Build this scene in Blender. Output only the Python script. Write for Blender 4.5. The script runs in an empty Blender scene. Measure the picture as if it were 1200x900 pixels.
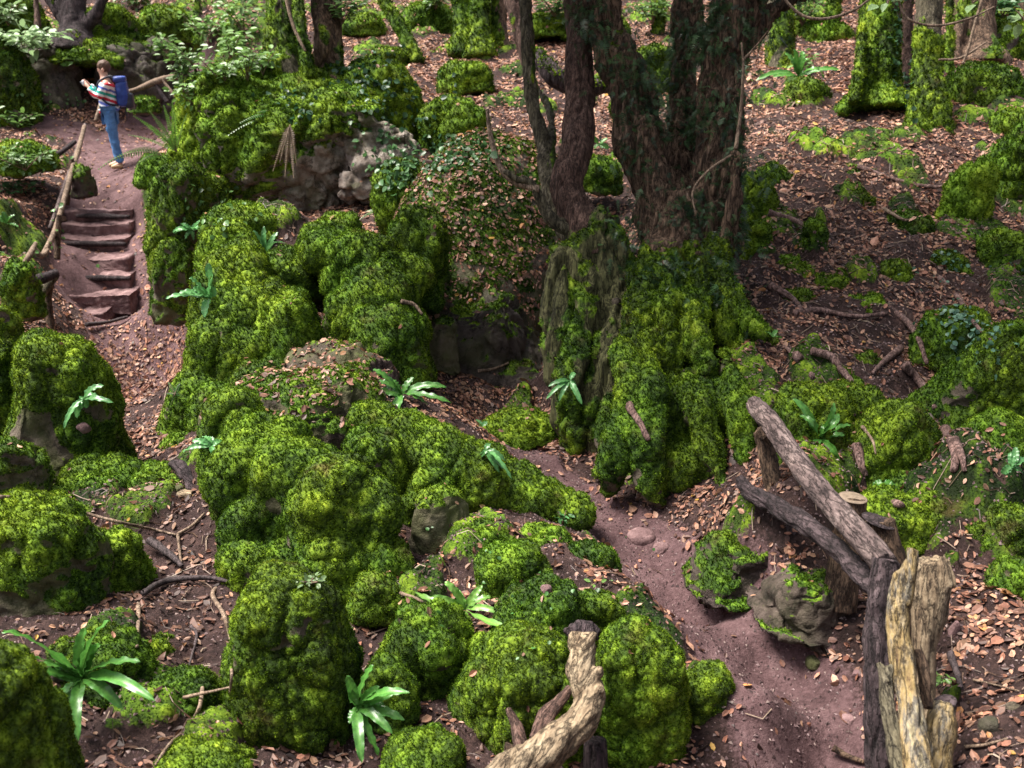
import bpy, bmesh, math, random
import numpy as np
from mathutils import Vector, Matrix

R = math.radians
scene = bpy.context.scene
COL = scene.collection
rng = np.random.default_rng(7)
FPX, CAMZ, PITCH = 1200.0, 5.0, R(20)
SP, CP = math.sin(PITCH), math.cos(PITCH)

# ------------------------------------------------------------------ survey helpers
def P(u, v, t):
    """point of the place seen at photo coordinate (u, v), t metres along the view axis"""
    a, b = (u - 600) / FPX, (450 - v) / FPX
    return np.array([a * t, (CP + SP * b) * t, CAMZ + (CP * b - SP) * t])
def Pz(u, v, z):
    b = (450 - v) / FPX
    return P(u, v, (CAMZ - z) / (SP - CP * b))
def depth(p):
    p = np.asarray(p)
    return p[..., 1] * CP - (p[..., 2] - CAMZ) * SP

# ------------------------------------------------------------------ noise
_pr = np.random.default_rng(11)
_perm = _pr.permutation(256).astype(np.int32)
_G = _pr.normal(size=(256, 3)).astype(np.float32)
_G /= np.linalg.norm(_G, axis=1, keepdims=True)
def _pn(p):
    i = np.floor(p).astype(np.int32); f = (p - i).astype(np.float32); i &= 255
    w = f * f * f * (f * (f * 6 - 15) + 10)
    res = 0
    for dx in (0, 1):
        wx = w[:, 0] if dx else 1 - w[:, 0]
        hx = _perm[(i[:, 0] + dx) & 255]
        for dy in (0, 1):
            wy = w[:, 1] if dy else 1 - w[:, 1]
            hy = _perm[(hx + i[:, 1] + dy) & 255]
            for dz in (0, 1):
                wz = w[:, 2] if dz else 1 - w[:, 2]
                g = _G[_perm[(hy + i[:, 2] + dz) & 255]]
                res = res + wx * wy * wz * (g[:, 0] * (f[:, 0] - dx) + g[:, 1] * (f[:, 1] - dy) + g[:, 2] * (f[:, 2] - dz))
    return res * 1.6
def noise(p, scale=1.0, seed=0.0):
    """gradient noise, about -1..1; scale = size of a feature in metres"""
    p = np.asarray(p, dtype=np.float64).reshape(-1, 3)
    q = p / scale + seed * 17.31 + 100.5
    out = np.empty(len(q), dtype=np.float32)
    for k in range(0, len(q), 200000):
        out[k:k + 200000] = _pn(q[k:k + 200000])
    return out
def fbm(p, scale=1.0, octv=4, seed=0.0, gain=.5):
    s = 0; a = 1; n = 0
    for k in range(octv):
        s = s + a * noise(p, scale / 2 ** k, seed + k * 3.7); n += a; a *= gain
    return s / n
def sstep(a, b, x):
    t = np.clip((x - a) / (b - a), 0, 1)
    return t * t * (3 - 2 * t)

# ------------------------------------------------------------------ mesh helpers
def vnormals(V, F):
    if F.shape[1] == 4:
        n = np.cross(V[F[:, 2]] - V[F[:, 0]], V[F[:, 3]] - V[F[:, 1]])
    else:
        n = np.cross(V[F[:, 1]] - V[F[:, 0]], V[F[:, 2]] - V[F[:, 0]])
    N = np.zeros_like(V)
    for c in range(3):
        for k in range(F.shape[1]):
            N[:, c] += np.bincount(F[:, k], weights=n[:, c], minlength=len(V))
    return N / (np.linalg.norm(N, axis=1, keepdims=True) + 1e-12)
def link(o, parent=None):
    COL.objects.link(o)
    if parent is not None:
        o.parent = parent
    return o
GRAIN = [None]
def mk(name, V, F, mat, parent=None, origin=None, attrs=None, smooth=True):
    """one mesh object from arrays in world coordinates; origin = its base point"""
    V = np.asarray(V, dtype=np.float64); F = np.asarray(F, dtype=np.int32)
    if parent is not None:
        org = np.zeros(3); q = parent
        while q is not None:
            org = org + np.array(q.location); q = q.parent
    else:
        org = np.array(origin) if origin is not None else np.array([(V[:, 0].min() + V[:, 0].max()) / 2, (V[:, 1].min() + V[:, 1].max()) / 2, V[:, 2].min()])
    me = bpy.data.meshes.new(name)
    k = F.shape[1]
    me.vertices.add(len(V)); me.loops.add(F.size); me.polygons.add(len(F))
    me.vertices.foreach_set('co', (V - org).astype(np.float32).ravel())
    me.loops.foreach_set('vertex_index', F.ravel())
    me.polygons.foreach_set('loop_start', np.arange(0, F.size, k, dtype=np.int32))
    me.polygons.foreach_set('use_smooth', np.full(len(F), bool(smooth)))
    me.update(calc_edges=True)
    for an, arr in (attrs or {}).items():
        arr = np.asarray(arr, dtype=np.float32)
        if arr.ndim == 1:
            me.attributes.new(an, 'FLOAT', 'POINT').data.foreach_set('value', arr)
        else:
            c = np.ones((len(V), 4), dtype=np.float32); c[:, :3] = arr[:, :3]
            me.attributes.new(an, 'FLOAT_COLOR', 'POINT').data.foreach_set('color', c.ravel())
    if mat.get('grain'):
        g = GRAIN[0] if GRAIN[0] is not None and len(GRAIN[0]) == len(V) else V * np.array([1, 1, .16])
        me.attributes.new('gc', 'FLOAT_VECTOR', 'POINT').data.foreach_set('vector', g.astype(np.float32).ravel())
    me.materials.append(mat)
    o = bpy.data.objects.new(name, me)
    if parent is None:
        o.location = org
    return link(o, parent)
def tag(o, label, cat, group=None, kind=None):
    o['label'] = label; o['category'] = cat
    if group: o['group'] = group
    if kind: o['kind'] = kind
    return o
def thing(name, label, cat, loc, group=None):
    o = bpy.data.objects.new(name, None); o.empty_display_size = .1
    o.location = [float(x) for x in loc]; COL.objects.link(o)
    return tag(o, label, cat, group)
def join(parts):
    Vs, Fs, k = [], [], 0
    for V, F in parts:
        Vs.append(V); Fs.append(F + k); k += len(V)
    return np.concatenate(Vs), np.concatenate(Fs)
def catmull(pts, n):
    pts = np.asarray(pts, float)
    if len(pts) == 2:
        s = np.linspace(0, 1, n)[:, None]; return pts[0] * (1 - s) + pts[1] * s
    q = np.vstack([2 * pts[0] - pts[1], pts, 2 * pts[-1] - pts[-2]])
    m = len(pts) - 1
    s = np.linspace(0, m, n); i = np.minimum(s.astype(int), m - 1); f = (s - i)[:, None]
    a, b, c, d = q[i], q[i + 1], q[i + 2], q[i + 3]
    return .5 * (2 * b + (c - a) * f + (2 * a - 5 * b + 4 * c - d) * f ** 2 + (3 * b - a - 3 * c + d) * f ** 3)
def tube(pts, rad, nseg=12, n=None, cap=True, flat=1.0, rough=0.0, seed=0, rs=.1):
    """closed tube of quads along a smooth curve"""
    pts = np.asarray(pts, float); rad = np.asarray(rad, float) * np.ones(len(pts))
    if n is None: n = len(pts) * 4
    C = catmull(pts, n)
    rr = catmull(np.column_stack([rad, rad, rad]), n)[:, 0]
    rr = np.maximum(rr, 1e-4)
    T = np.gradient(C, axis=0); T /= np.linalg.norm(T, axis=1, keepdims=True) + 1e-12
    a = np.array([0, 0, 1.0]) if abs(T[0, 2]) < .9 else np.array([1.0, 0, 0])
    U = np.zeros_like(C); u = a - T[0] * a.dot(T[0]); u /= np.linalg.norm(u)
    for i in range(n):
        u = u - T[i] * u.dot(T[i]); u /= np.linalg.norm(u) + 1e-12; U[i] = u
    W = np.cross(T, U)
    th = np.linspace(0, 2 * math.pi, nseg, endpoint=False)
    V = C[:, None] + rr[:, None, None] * (np.cos(th)[None, :, None] * U[:, None] + flat * np.sin(th)[None, :, None] * W[:, None])
    V = V.reshape(-1, 3)
    if rough:
        N = (V.reshape(n, nseg, 3) - C[:, None]).reshape(-1, 3)
        V = V + N * (rough * fbm(V, rs, 3, seed))[:, None]
    i = np.arange(n - 1)[:, None] * nseg; j = np.arange(nseg)[None]; jn = (j + 1) % nseg
    F = np.stack([i + j, i + jn, i + nseg + jn, i + nseg + j], -1).reshape(-1, 4)
    if cap:
        k = len(V); V = np.vstack([V, C[0], C[-1]])
        f0 = [[k, (q + 1) % nseg, q, q] for q in range(nseg)]
        b = (n - 1) * nseg
        f1 = [[k + 1, b + q, b + (q + 1) % nseg, b + (q + 1) % nseg] for q in range(nseg)]
        # caps as degenerate-free quads: pair neighbouring triangles
        f0 = [[k, (2 * q + 2) % nseg, (2 * q + 1) % nseg, 2 * q] for q in range(nseg // 2)]
        f1 = [[k + 1, b + 2 * q, b + (2 * q + 1) % nseg, b + (2 * q + 2) % nseg] for q in range(nseg // 2)]
        F = np.vstack([F, f0, f1])
    return V, F
_cs = {}
def cubesphere(n):
    if n in _cs: return _cs[n]
    g = np.tan(np.linspace(-1, 1, n + 1) * math.pi / 4)
    a, b = np.meshgrid(g, g, indexing='ij'); o = np.ones_like(a)
    idx = np.arange((n + 1) ** 2).reshape(n + 1, n + 1)
    q = np.stack([idx[:-1, :-1], idx[1:, :-1], idx[1:, 1:], idx[:-1, 1:]], -1).reshape(-1, 4)
    Vs, Fs = [], []
    for k, c in enumerate([(o, a, b), (-o, b, a), (b, o, a), (a, -o, b), (a, b, o), (b, a, -o)]):
        Vs.append(np.stack(c, -1).reshape(-1, 3)); Fs.append(q + k * (n + 1) ** 2)
    V = np.vstack(Vs); F = np.vstack(Fs)
    V /= np.linalg.norm(V, axis=1, keepdims=True)
    key = np.round(V * 1e5).astype(np.int64)
    _, ui, inv = np.unique(key, axis=0, return_index=True, return_inverse=True)
    _cs[n] = (V[ui], inv.reshape(-1)[F]); return _cs[n]
def fuse(parts, voxel):
    """voxel-union closed shapes into one skin; returns arrays of quads"""
    V, F = join(parts)
    me = bpy.data.meshes.new('tmp')
    me.from_pydata(V.tolist(), [], F.tolist()); me.update()
    o = bpy.data.objects.new('tmp', me); COL.objects.link(o)
    m = o.modifiers.new('r', 'REMESH'); m.mode = 'VOXEL'; m.voxel_size = voxel; m.adaptivity = 0
    dg = bpy.context.evaluated_depsgraph_get(); dg.update()
    e = o.evaluated_get(dg); em = e.to_mesh()
    V2 = np.empty(len(em.vertices) * 3, dtype=np.float32); em.vertices.foreach_get('co', V2)
    L = np.empty(len(em.loops), dtype=np.int32); em.loops.foreach_get('vertex_index', L)
    F2 = L.reshape(-1, 4)
    e.to_mesh_clear(); bpy.data.objects.remove(o); bpy.data.meshes.remove(me)
    return V2.reshape(-1, 3).astype(float), F2
def relax(V, F, it=3, k=.5):
    for _ in range(it):
        S = np.zeros_like(V); n = np.zeros(len(V))
        for a in range(4):
            for b in ((a + 1) % 4, (a + 3) % 4):
                for c in range(3):
                    S[:, c] += np.bincount(F[:, a], weights=V[F[:, b], c], minlength=len(V))
                n += np.bincount(F[:, a], minlength=len(V))
        V = V * (1 - k) + k * S / np.maximum(n, 1)[:, None]
    return V

# ------------------------------------------------------------------ materials
def new_mat(name):
    m = bpy.data.materials.new(name); m.use_nodes = True
    nt = m.node_tree; nt.nodes.clear()
    out = nt.nodes.new('ShaderNodeOutputMaterial')
    return m, nt, out
class NB:
    def __init__(s, nt): s.nt = nt
    def n(s, t, **kw):
        x = s.nt.nodes.new('ShaderNode' + t)
        for k, v in kw.items():
            if hasattr(x, k) and k not in x.inputs: setattr(x, k, v)
            else: s.set(x.inputs[k.replace('_', ' ')], v)
        return x
    def set(s, inp, v):
        if isinstance(v, bpy.types.NodeSocket): s.nt.links.new(v, inp)
        elif isinstance(v, (tuple, list)) and len(v) == 3 and inp.type == 'RGBA': inp.default_value = (*v, 1)
        else: inp.default_value = v
    def noise(s, scale, detail=4, rough=.6, vec=None):
        x = s.n('TexNoise', Scale=float(scale), Detail=float(detail), Roughness=rough)
        s.set(x.inputs['Vector'], vec if vec is not None else s.obj()); return x.outputs['Fac']
    def obj(s):
        if not hasattr(s, '_tc'): s._tc = s.nt.nodes.new('ShaderNodeTexCoord')
        return s._tc.outputs['Object']
    def ramp(s, fac, stops):
        x = s.nt.nodes.new('ShaderNodeValToRGB'); s.set(x.inputs['Fac'], fac)
        e = x.color_ramp.elements
        while len(e) < len(stops): e.new(.5)
        for el, (p, c) in zip(e, stops):
            el.position = p; el.color = (*c, 1) if len(c) == 3 else c
        return x.outputs['Color']
    def mix(s, fac, a, b, mode='MIX'):
        x = s.nt.nodes.new('ShaderNodeMix'); x.data_type = 'RGBA'; x.blend_type = mode
        s.set(x.inputs[0], fac); s.set(x.inputs[6], a); s.set(x.inputs[7], b); return x.outputs[2]
    def math(s, op, a, b=0.0):
        x = s.nt.nodes.new('ShaderNodeMath'); x.operation = op
        s.set(x.inputs[0], a); s.set(x.inputs[1], b); return x.outputs[0]
    def attr(s, name, col=False):
        x = s.nt.nodes.new('ShaderNodeAttribute'); x.attribute_name = name
        return x.outputs['Color'] if col else x.outputs['Fac']
    def bump(s, h, dist=.01, strength=.6, nrm=None):
        x = s.nt.nodes.new('ShaderNodeBump'); s.set(x.inputs['Height'], h)
        x.inputs['Distance'].default_value = dist; x.inputs['Strength'].default_value = strength
        if nrm is not None: s.set(x.inputs['Normal'], nrm)
        return x.outputs['Normal']
    def bsdf(s, col, rough=.8, nrm=None, spec=.3, **kw):
        x = s.nt.nodes.new('ShaderNodeBsdfPrincipled')
        s.set(x.inputs['Base Color'], col); s.set(x.inputs['Roughness'], rough)
        x.inputs['Specular IOR Level'].default_value = spec
        if nrm is not None: s.set(x.inputs['Normal'], nrm)
        for k, v in kw.items(): s.set(x.inputs[k.replace('_', ' ')], v)
        return x.outputs[0]
    def world_pos(s):
        x = s.nt.nodes.new('ShaderNodeNewGeometry'); return x.outputs['Position']

MOSS_STOPS = [(0, (.012, .021, .005)), (.3, (.040, .073, .007)), (.6, (.135, .215, .013)), (1, (.32, .42, .035))]
def rockish_color(b, wp, kind='rock'):
    f = b.noise(6, 9, .72, wp)
    if kind == 'pale':
        c = b.ramp(f, [(.25, (.08, .062, .05)), (.48, (.24, .19, .16)), (.6, (.36, .31, .27)), (.8, (.5, .45, .4))])
    elif kind == 'outcrop':
        c = b.ramp(f, [(.3, (.06, .05, .038)), (.47, (.16, .13, .1)), (.58, (.27, .235, .195)), (.75, (.42, .37, .32))])
    elif kind == 'brown':
        c = b.ramp(f, [(.3, (.018, .012, .011)), (.48, (.05, .034, .03)), (.62, (.095, .068, .06)), (.78, (.17, .13, .12))])
    elif kind == 'dark':
        c = b.ramp(f, [(.3, (.025, .02, .018)), (.55, (.075, .058, .05)), (.8, (.15, .12, .105))])
    elif kind == 'soil':
        c = b.ramp(f, [(.3, (.022, .014, .012)), (.55, (.055, .034, .03)), (.8, (.11, .07, .062))])
    else:
        c = b.ramp(f, [(.25, (.03, .024, .018)), (.5, (.085, .066, .048)), (.64, (.135, .108, .08)), (.8, (.22, .18, .145))])
    ck = b.ramp(b.math('ABSOLUTE', b.math('SUBTRACT', b.noise(3.2, 6, .65, wp), .5)), [(.0, (.25, .24, .23)), (.03, (1, 1, 1))])
    c = b.mix(.9, c, ck, 'MULTIPLY')
    # green algae film
    g = b.noise(2.3, 4, .6, wp)
    g = b.ramp(g, [(.45, (0, 0, 0)), (.65, (1, 1, 1))])
    return b.mix(b.math('MULTIPLY', g, {'brown': .2, 'dark': .4, 'outcrop': .5}.get(kind, .75)), c, (.075, .085, .025))
def moss_age(b, c, wp):
    # older moss goes brown and olive in drifts, wetter moss is deep green
    k = b.ramp(b.noise(4.5, 5, .65, wp), [(.58, (0, 0, 0)), (.74, (.7, .7, .7))])
    c = b.mix(k, c, (.10, .078, .025))
    k2 = b.ramp(b.noise(1.7, 3, .6, wp), [(.4, (.7, .84, .9)), (.62, (1.15, 1.08, 1))])
    return b.mix(1.0, c, k2, 'MULTIPLY')
def moss_color(b, wp):
    t = b.attr('tint')
    f = b.noise(55, 3, .6, wp)
    s = b.math('ADD', t, b.math('MULTIPLY', b.math('SUBTRACT', f, .5), .9))
    return moss_age(b, b.ramp(s, MOSS_STOPS), wp)
def mat_rock(kind='rock'):
    m, nt, out = new_mat('mossy_' + kind); b = NB(nt); wp = b.world_pos()
    rc = rockish_color(b, wp, kind); mc = moss_color(b, wp)
    mk_ = b.attr('moss')
    k = b.math('ADD', mk_, b.math('MULTIPLY', b.math('SUBTRACT', b.noise(28, 4, .7, wp), .5), .9))
    k = b.ramp(k, [(.42, (0, 0, 0)), (.56, (1, 1, 1))])
    h = b.math('ADD', b.noise(16, 8, .7, wp), b.math('MULTIPLY', b.noise(90, 3, .7, wp), .35))
    nr = b.bump(h, .03, .9)
    S = b.bsdf(b.mix(k, rc, mc), b.mix(k, (.75,) * 3, (.95,) * 3), nr, .25)
    nt.links.new(S, out.inputs[0]); return m
def mat_tuft():
    m, nt, out = new_mat('moss_sprigs'); b = NB(nt); wp = b.world_pos()
    c = moss_age(b, b.ramp(b.attr('tint'), MOSS_STOPS), wp)
    d = b.n('BsdfDiffuse', Color=c); tr = b.n('BsdfTranslucent', Color=c)
    x = nt.nodes.new('ShaderNodeMixShader'); x.inputs[0].default_value = .3
    nt.links.new(d.outputs[0], x.inputs[1]); nt.links.new(tr.outputs[0], x.inputs[2])
    nt.links.new(x.outputs[0], out.inputs[0]); return m
def mat_ground():
    m, nt, out = new_mat('forest_ground'); b = NB(nt); wp = b.world_pos()
    f = b.noise(4, 8, .7, wp); f2 = b.noise(38, 5, .75, wp)
    soil = b.ramp(b.math('ADD', b.math('MULTIPLY', f, .5), b.math('MULTIPLY', f2, .5)),
                  [(.36, (.012, .007, .006)), (.5, (.038, .021, .019)), (.62, (.085, .048, .042)), (.75, (.16, .095, .08))])
    path = b.ramp(b.math('ADD', b.math('MULTIPLY', f, .62), b.math('MULTIPLY', f2, .38)),
                  [(.34, (.036, .019, .02)), (.46, (.092, .05, .052)), (.57, (.155, .09, .093)), (.72, (.28, .18, .175))])
    # darker scuffs and pale crumbs trodden into the path
    v = nt.nodes.new('ShaderNodeTexVoronoi'); v.inputs['Scale'].default_value = 26; nt.links.new(wp, v.inputs['Vector'])
    crumb = b.ramp(v.outputs['Distance'], [(.1, (1, 1, 1)), (.18, (0, 0, 0))])
    sel = b.ramp(b.noise(9, 2, .5, wp), [(.55, (0, 0, 0)), (.62, (1, 1, 1))])
    path = b.mix(b.math('MULTIPLY', crumb, b.math('MULTIPLY', sel, .6)), path, (.28, .18, .17))
    pm = b.math('ADD', b.attr('path'), b.math('MULTIPLY', b.math('SUBTRACT', f2, .5), 1.1))
    pm = b.ramp(pm, [(.3, (0, 0, 0)), (.62, (1, 1, 1))])
    c = b.mix(pm, soil, path)
    k = b.math('ADD', b.attr('moss'), b.math('MULTIPLY', b.math('SUBTRACT', b.noise(22, 4, .7, wp), .5), 1.0))
    k = b.ramp(k, [(.42, (0, 0, 0)), (.58, (1, 1, 1))])
    c = b.mix(k, c, moss_color(b, wp))
    h = b.math('ADD', b.noise(12, 9, .75, wp), b.math('MULTIPLY', b.noise(70, 4, .8, wp), .5))
    nt.links.new(b.bsdf(c, .9, b.bump(h, .035, 1.0), .2), out.inputs[0]); return m
def mat_leaf(name='leaf', trans=.25, rough=.6, spec=.35):
    m, nt, out = new_mat(name); b = NB(nt); wp = b.world_pos()
    c = b.attr('col', True)
    f = b.ramp(b.noise(70, 3, .6, wp), [(.3, (.7, .7, .7)), (.7, (1.2, 1.2, 1.2))])
    c = b.mix(1.0, c, f, 'MULTIPLY')
    p = b.bsdf(c, rough, None, spec)
    tr = b.n('BsdfTranslucent', Color=c)
    x = nt.nodes.new('ShaderNodeMixShader'); x.inputs[0].default_value = trans
    nt.links.new(p, x.inputs[1]); nt.links.new(tr.outputs[0], x.inputs[2])
    nt.links.new(x.outputs[0], out.inputs[0]); return m
def mat_bark(name, stops, moss=True, stretch=(1, 1, .18), scale=22, bumpd=.02):
    m, nt, out = new_mat(name); b = NB(nt); wp = b.world_pos()
    m['grain'] = 1
    ga = nt.nodes.new('ShaderNodeAttribute'); ga.attribute_name = 'gc'; gv = ga.outputs['Vector']
    f = b.noise(scale, 8, .72, gv)
    c = b.ramp(f, stops)
    # drying cracks that run with the grain
    ck = b.math('ABSOLUTE', b.math('SUBTRACT', b.noise(scale * 1.7, 5, .6, gv), .5))
    crack = b.ramp(ck, [(.0, (.1, .09, .09)), (.045, (1, 1, 1))])
    c = b.mix(.85, c, crack, 'MULTIPLY')
    fine = b.ramp(b.noise(scale * 6, 4, .7, gv), [(.32, (.62, .6, .6)), (.68, (1.3, 1.3, 1.3))])
    c = b.mix(1.0, c, fine, 'MULTIPLY')
    patch = b.ramp(b.noise(7, 5, .7, wp), [(.33, (.5, .47, .46)), (.5, (.95, .95, .95)), (.68, (1.2, 1.18, 1.15))])
    c = b.mix(1.0, c, patch, 'MULTIPLY')
    if moss:
        k = b.math('ADD', b.attr('moss'), b.math('MULTIPLY', b.math('SUBTRACT', b.noise(20, 5, .7, wp), .5), 1.1))
        k = b.ramp(k, [(.42, (0, 0, 0)), (.6, (1, 1, 1))])
        c = b.mix(k, c, moss_color(b, wp))
    h = b.math('ADD', b.math('ADD', f, b.math('MULTIPLY', b.noise(100, 3, .7, wp), .2)), b.math('MULTIPLY', b.math('MINIMUM', ck, .06), 7.0))
    nt.links.new(b.bsdf(c, .85, b.bump(h, bumpd, .9), .25), out.inputs[0]); return m
def mat_plain(name, col, rough=.7, var=.25, scale=30, spec=.3, bump=.004):
    m, nt, out = new_mat(name); b = NB(nt)
    f = b.ramp(b.noise(scale, 4, .6), [(.3, (1 - var,) * 3), (.7, (1 + var,) * 3)])
    c = b.mix(1.0, col, f, 'MULTIPLY')
    nt.links.new(b.bsdf(c, rough, b.bump(b.noise(scale * 2, 3, .6), bump, .6), spec), out.inputs[0]); return m

M_ROCK, M_PALE, M_DARKROCK, M_SOIL, M_OUTCROP, M_BROWN = mat_rock(), mat_rock('pale'), mat_rock('dark'), mat_rock('soil'), mat_rock('outcrop'), mat_rock('brown')
M_TUFT, M_GROUND = mat_tuft(), mat_ground()
M_LITTER = mat_leaf('fallen_leaves', .15, .55, .4)
M_GREEN = mat_leaf('green_leaves', .35, .4, .5)
M_FERN = mat_leaf('fern_fronds', .3, .35, .55)
M_YEWBARK = mat_bark('yew_bark', [(.32, (.022, .014, .01)), (.45, (.11, .07, .048)), (.57, (.24, .155, .105)), (.75, (.42, .3, .22))], bumpd=.035)
M_REDBARK = mat_bark('reddish_bark', [(.3, (.03, .017, .014)), (.5, (.115, .066, .052)), (.7, (.21, .135, .11))], stretch=(1, 1, .1), scale=30)
M_GREYBARK = mat_bark('grey_bark', [(.3, (.035, .03, .02)), (.5, (.11, .095, .06)), (.7, (.22, .19, .14))])
M_ALGAE = mat_bark('algae_bark', [(.3, (.02, .02, .009)), (.48, (.075, .075, .03)), (.6, (.14, .135, .06)), (.78, (.22, .2, .12))], stretch=(1, 1, .3), scale=14)
M_PALEWOOD = mat_bark('pale_dead_wood', [(.3, (.075, .05, .032)), (.45, (.2, .145, .092)), (.6, (.32, .25, .165)), (.8, (.46, .38, .28))], moss=False, stretch=(1, 1, .35), scale=16, bumpd=.018)
M_YELLOWWOOD = mat_bark('yellow_stained_wood', [(.34, (.08, .048, .03)), (.44, (.24, .17, .07)), (.51, (.26, .20, .115)), (.56, (.11, .1, .088)), (.64, (.31, .26, .155)), (.8, (.48, .42, .3))], moss=False, stretch=(1, 1, .2), scale=13)
M_RAILWOOD = mat_bark('weathered_rail_wood', [(.3, (.035, .024, .024)), (.48, (.115, .082, .078)), (.62, (.2, .15, .14)), (.8, (.36, .29, .27))], moss=False, stretch=(1, .35, 1), scale=14)
M_POSTWOOD = mat_bark('brown_post_wood', [(.3, (.03, .018, .012)), (.5, (.1, .062, .04)), (.7, (.2, .135, .09)), (.85, (.3, .22, .15))], moss=False, stretch=(1, 1, .15), scale=26)
M_DARKWOOD = mat_bark('dark_damp_wood', [(.3, (.012, .009, .01)), (.5, (.045, .031, .034)), (.7, (.11, .08, .085))], moss=False, stretch=(1, 1, .3), scale=18)
M_TWIG = mat_bark('twig_bark', [(.3, (.1, .065, .045)), (.5, (.22, .155, .11)), (.7, (.36, .27, .2))], moss=False, stretch=(1, 1, 1), scale=30, bumpd=.004)
M_DARKTWIG = mat_bark('dark_twig_bark', [(.3, (.02, .015, .016)), (.6, (.08, .06, .062))], moss=False, stretch=(1, 1, 1), scale=30, bumpd=.004)
M_CUT = mat_plain('cut_wood_end', (.17, .125, .09), .75, .35, 40)
# ------------------------------------------------------------------ the lie of the land (surveyed points)
S = []
def s3(u, v, t): S.append(P(u, v, t))
def sz(u, v, z): S.append(Pz(u, v, z))
for u, v in [(1010, 940), (960, 895), (900, 780), (830, 700), (745, 640), (670, 580), (600, 520), (560, 505), (640, 470), (575, 462), (640, 432), (900, 860), (840, 760)]: sz(u, v, 1.7)
for a in [(860, 685, 6.15), (945, 745, 5.65), (960, 640, 6.1), (1000, 620, 6.0), (1150, 720, 5.2), (1150, 850, 4.4), (1240, 800, 4.6), (1230, 640, 5.9),
          (880, 420, 7.7), (1000, 470, 7.2), (1050, 560, 6.5), (1000, 380, 8.2), (1080, 450, 7.6), (1190, 620, 6.0), (950, 300, 9.3), (1100, 300, 9.5),
          (1150, 400, 8.2), (1300, 450, 8), (1300, 300, 10), (900, 220, 11), (1050, 220, 11), (1190, 200, 11.5), (950, 150, 13), (1100, 150, 12.8), (1000, 90, 15.5),
          (1180, 90, 15), (900, 60, 18), (1050, 20, 20), (1190, 20, 19), (1350, 100, 16), (1350, 20, 22),
          (560, 190, 13.5), (520, 110, 16), (620, 80, 17), (480, 50, 19), (560, 10, 22), (400, 10, 22), (300, 20, 21), (250, 40, 20), (720, 200, 12.5), (760, 60, 17.5),
          (640, 200, 12.6), (350, 95, 15.2), (450, 100, 15.2), (250, 130, 15.8),
          (560, 420, 10.3), (620, 380, 10.6), (700, 330, 9.3), (800, 300, 9.2),
          (600, -150, 28), (200, -150, 28), (1000, -150, 28), (1500, -100, 26), (-300, -100, 26),
          # left: path end, stairs, upper path
          (165, 520, 10.9), (190, 440, 12.4), (110, 388, 13.9), (150, 388, 13.9), (120, 250, 15.8), (130, 200, 17.2), (200, 150, 20), (90, 150, 19), (160, 170, 18.6), (60, 160, 18.5), (250, 105, 22),
          (195, 470, 11.2), (30, 250, 14.2), (20, 180, 17), (60, 330, 13.2), (20, 365, 12), (-60, 330, 12.5), (-80, 200, 16), (-250, 300, 12), (-250, 150, 17), (75, 220, 16.3),
          (20, 100, 20.3), (100, 60, 21), (190, 60, 21.5), (60, 20, 23),
          # foreground left gully
          (175, 533, 8.1), (100, 580, 7.2), (200, 620, 6.5), (220, 740, 5.5), (200, 850, 4.7), (260, 890, 4.4), (150, 660, 6.2), (30, 760, 5), (-100, 750, 5), (-100, 600, 6.6), (50, 530, 8.2), (-100, 480, 8.6),
          (400, 880, 4.5),
          # centre ridge
          (430, 720, 5.6), (480, 880, 4.5), (570, 890, 4.5), (660, 650, 6), (700, 690, 5.7), (800, 850, 4.9), (770, 760, 5.35), (560, 640, 6.1), (640, 610, 6.5), (520, 480, 7.7), (440, 500, 7.2),
          (380, 450, 7.8), (300, 560, 7), (330, 420, 8.6), (300, 260, 10.6), (420, 262, 11.6), (350, 248, 12.6), (250, 235, 12.6), (450, 400, 9.2), (250, 400, 9.6), (330, 330, 9.9), (230, 480, 8.6),
          (720, 500, 8.1), (800, 600, 6.9), (760, 560, 7.4)]: s3(*a)
for p in [(0, 0, 3.3), (3, 0, 3.3), (-3, 0, 3.3), (0, -5, 3.6), (0, 2.2, 2.3), (2, 2.0, 2.4), (-2, 2.1, 2.45), (6, 1, 3.2), (-6, 1, 3.2),
          (12, 8, 4.2), (-12, 8, 2.9), (14, 16, 5.5), (-14, 16, 4.6), (0, 40, 13.5), (20, 36, 13), (-20, 36, 13), (0, 62, 24), (45, 30, 16), (-45, 30, 15),
          (40, -20, 8), (-40, -20, 8), (0, -40, 8), (0, 110, 44), (90, 60, 34), (-90, 60, 34), (90, -60, 22), (-90, -60, 22), (0, -110, 22)]: S.append(np.array(p, float))
S = np.array(S)
def _ker(d2): return -np.sqrt(d2 + .25 ** 2)
_n = len(S)
_A = np.zeros((_n + 3, _n + 3))
_A[:_n, :_n] = _ker(((S[:, None, :2] - S[None, :, :2]) ** 2).sum(-1)) - np.eye(_n) * .04
_A[:_n, _n:] = np.column_stack([np.ones(_n), S[:, :2]]); _A[_n:, :_n] = _A[:_n, _n:].T
_w = np.linalg.solve(_A, np.concatenate([S[:, 2], np.zeros(3)]))
def H0(x, y):
    x = np.atleast_1d(np.asarray(x, float)).ravel(); y = np.atleast_1d(np.asarray(y, float)).ravel()
    out = np.empty(len(x))
    for k in range(0, len(x), 40000):
        xx, yy = x[k:k + 40000, None], y[k:k + 40000, None]
        out[k:k + 40000] = _ker((xx - S[:, 0]) ** 2 + (yy - S[:, 1]) ** 2) @ _w[:_n] + _w[_n] + _w[_n + 1] * xx[:, 0] + _w[_n + 2] * yy[:, 0]
    return out
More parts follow.
